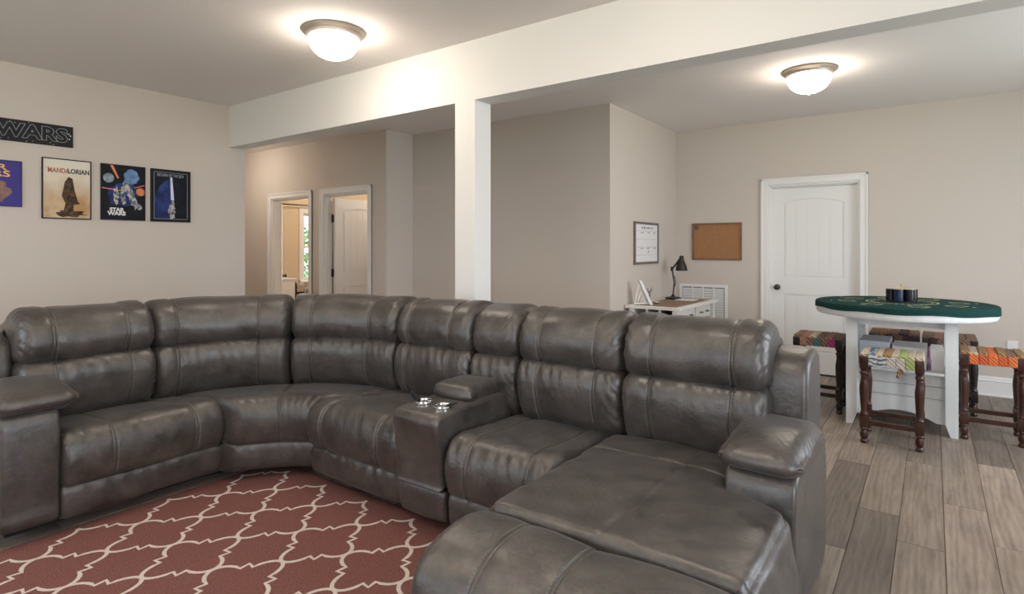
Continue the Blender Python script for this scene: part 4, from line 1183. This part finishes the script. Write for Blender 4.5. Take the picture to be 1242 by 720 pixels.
def stool(x0, x1, y0, y1, H, wood, bands, tops, label):
    t = thing('wooden_stool', label, 'stool', ((x0 + x1) / 2, (y0 + y1) / 2, 0), 'stools around the game table')
    w, d = (x1 - x0) / 2, (y1 - y0) / 2; q = .026
    for sx in (-1, 1):
        for sy in (-1, 1):
            cx, cy = sx * (w - q), sy * (d - q); m = MB()
            m.bbox(cx - q, cx + q, cy - q, cy + q, H - .095, H - .012, .003)
            k = H - .095
            m.lathe([(.018, k), (.024, k - .008), (.018, k - .018), (.026, k - .030), (.026, k - .040), (.018, k - .050), (.023, k - .058), (.019, k - .066), (.022, k - .085), (.028, k - .13), (.027, k - .18), (.022, k - .26), (.019, k - .30), (.025, k - .315), (.018, k - .325)], cx=cx, cy=cy, n=18)
            m.bbox(cx - .025, cx + .025, cy - .025, cy + .025, .11, k - .322, .004)
            m.lathe([(.019, .112), (.024, .100), (.017, .090), (.020, .080), (.026, .060), (.022, .035), (.016, .028), (.023, .018), (.024, .008), (.019, .0)], cx=cx, cy=cy, n=18)
            m.build('leg', wood, t, smooth=True, auto=40)
    for sy in (-1, 1):
        m = MB(); m.bbox(-w + .03, w - .03, sy * (d - q) - .011, sy * (d - q) + .011, .125, .158, .004); m.build('stretcher', wood, t)
    for sx in (-1, 1):
        m = MB(); m.bbox(sx * (w - q) - .011, sx * (w - q) + .011, -d + .03, d - .03, .130, .163, .004); m.build('stretcher', wood, t)
    m = MB(); nb = len(tops); bw = 2 * (w - .004) / nb
    rr_ = random.Random(int(x0 * 100))
    mats = sorted(set(tops + bands))
    for k, nm in enumerate(tops):               # strips over the seat, front to back
        a = -w + .004 + k * bw; h_ = rr_.uniform(0, .006)
        m.bbox(a + .0005, a + bw - .0005, -d + .004, d - .004, H - .016, H + .002 + h_, .005, mats.index(nm))
    nb = len(bands); iw = 2 * (w - 2 * q); bw = iw / nb
    for k, nm in enumerate(bands):              # the same strips wrapped round front and back rail
        a = -w + 2 * q + k * bw; o_ = rr_.uniform(0, .004)
        m.bbox(a + .0005, a + bw - .0005, -d - o_, -d + .045, H - .078, H - .008, .006, mats.index(nm))
        m.bbox(a + .0005, a + bw - .0005, d - .045, d + o_, H - .078, H - .008, .006, mats.index(nm))
    for sx in (-1, 1):
        a0, a1 = sorted((sx * (w - .045), sx * w)); m.bbox(a0, a1, -d + 2 * q, d - 2 * q, H - .078, H - .010, .006, 0)
    m.build('woven_seat', None, t, mats=mats)
    return t
Hs = .612
fs = stool(-.413, -.045, 4.66, 5.02, Hs, 'dark_wood', ['weave_zigzag', 'weave_zigzag', 'weave_white', 'weave_white', 'weave_green'],
      ['weave_cream', 'weave_zigzag', 'weave_cream', 'weave_gold', 'weave_cream', 'weave_green', 'weave_cream', 'weave_cream'], 'dark wooden stool with blue zigzag and white woven seat before the table')
tl = MB(); tl.tube([(.045, -.177, Hs - .075), (.043, -.186, Hs - .10), (.040, -.186, Hs - .135)], [.006, .010, .012], n=7); tl.tube([(.05, -.177, Hs - .075), (.066, -.186, Hs - .092), (.070, -.186, Hs - .105)], [.006, .010, .010], n=7)
tl.build('tassel', 'weave_gold', fs, smooth=True)
stool(.152, .516, 5.165, 5.52, Hs, 'dark_wood', ['weave_orange', 'weave_red', 'weave_orange', 'weave_red', 'weave_orange'],
      ['weave_gold', 'weave_cream', 'weave_gold', 'weave_orange', 'weave_gold', 'weave_brown', 'weave_gold'], 'dark wooden stool with bright orange red woven seat beside the table leg')
stool(-.955, -.590, 5.345, 5.70, Hs, 'dark_wood_black', ['weave_pink', 'weave_brown', 'weave_teal', 'weave_brown', 'weave_magenta'],
      ['weave_brown', 'weave_pink', 'weave_cream', 'weave_brown', 'weave_pink', 'weave_brown'], 'dark stool with teal and magenta woven seat between sofa and table')
stool(-.455, -.092, 5.93, 6.29, Hs, 'dark_wood_black', ['weave_brown', 'weave_dark', 'weave_brown', 'weave_dark'],
      ['weave_brown', 'weave_gold', 'weave_brown', 'weave_dark', 'weave_brown'], 'dark stool with brown woven seat behind the table, before the white door')
stool(-.075, .292, 5.91, 6.27, Hs, 'dark_wood_black', ['weave_dark', 'weave_brown', 'weave_dark', 'weave_brown', 'weave_brown'],
      ['weave_brown', 'weave_pink', 'weave_gold', 'weave_brown', 'weave_brown'], 'dark stool with brown woven seat behind the table, before the bare wall')

# ------------------------------------------------------------------ what shows of the bedroom and the outdoors
rod = thing('curtain_rod', 'thin dark curtain rod above the bedroom window', 'curtain rod', (BX, 0, 0))
m = MB(); m.tube([(.07, 5.30, 2.06), (.07, 7.10, 2.06)], .010); m.build('rod_tube', 'bronze', rod, smooth=True)
for y in (5.45, 6.95):
    m = MB(); m.tube([(.002, y, 2.06), (.07, y, 2.06)], .007); m.build('bracket', 'bronze', rod)
bed = thing('bed', 'bed with dark post and patterned quilt inside the bedroom', 'bed', (-8.0, 6.27, 0))
for (a, b2) in ((-.52, -.60), (-.52, .60)):
    m = MB(); m.lathe([(.025, 0), (.025, .62), (.020, .66), (.030, .70), (.018, .735), (.026, .76), (.004, .785)], cx=a, cy=b2, n=14); m.build('bed_post', 'black_metal', bed, smooth=True, auto=40)
m = MB(); m.bbox(-.53, -.50, -.58, .58, .35, .62, .01); m.build('headboard', 'black_metal', bed)
m = MB(); m.bbox(-.49, .85, -.62, .62, .12, .52, .08); m.build('mattress', 'paper', bed)
m = MB(); m.bbox(-.50, .87, -.64, .64, .40, .60, .07); m.build('quilt', 'quilt', bed, smooth=True)
m = MB(); m.bbox(-.48, -.15, -.5, .5, .56, .70, .06); m.build('pillow', 'quilt', bed, smooth=True)
ns = thing('white_dresser', 'white painted dresser against the bedroom wall', 'dresser', (-8.40, 5.08, 0))
m = MB(); m.bbox(-.18, .18, -.25, .38, .04, .84, .006); m.build('dresser_body', 'desk_white', ns)
m = MB(); m.bbox(-.20, .20, -.27, .40, .84, .865, .004); m.build('dresser_top', 'desk_white', ns)
for z in (.10, .35, .60):
    m = MB(); m.bbox(.18, .195, -.22, .35, z, z + .21, .004); dr = m.build('drawer', 'desk_white', ns)
    m = MB(); m.bbox(.195, .215, .04, .09, z + .09, z + .12, .004); m.build('pull', 'bronze', dr)

gr = MB(); gr.box(-30, 20, -25, 25, -.35, -.30)
struct(gr, 'ground_lawn', 'lawn')
def shrub(x, y, h, r, seed, label):
    t = thing('garden_shrub', label, 'shrub', (x, y, -.3), 'shrubs outside the bedroom window')
    m = MB(); m.tube([(0, 0, 0), (.03, .02, h * .5), (0, 0, h * .8)], [.05, .04, .02]); m.build('stem', 'dark_wood', t)
    g = np.random.default_rng(seed); n = 900
    c = g.normal(size=(n, 3)); c /= np.linalg.norm(c, axis=1)[:, None]; c *= g.uniform(.55, 1, (n, 1)) ** .5
    c = c * np.array((r, r, h * .5)) + np.array((0, 0, h * .55))
    v = []; f = []
    for k in range(n):
        a = g.normal(size=3); a /= np.linalg.norm(a); b2 = np.cross(a, g.normal(size=3)); b2 /= np.linalg.norm(b2)
        s = g.uniform(.06, .12); i = len(v); v += [c[k] - a * s, c[k] + b2 * s * .5, c[k] + a * s, c[k] - b2 * s * .5]; f.append((i, i + 1, i + 2, i + 3))
    o = mesh_obj('foliage', v, f, 'glass_green', t); o['kind'] = 'stuff'
shrub(-10.9, 8.2, 2.4, .9, 1, 'tall round green shrub outside the bedroom window')
shrub(-12.2, 9.9, 2.9, 1.1, 2, 'larger green shrub further back in the garden')
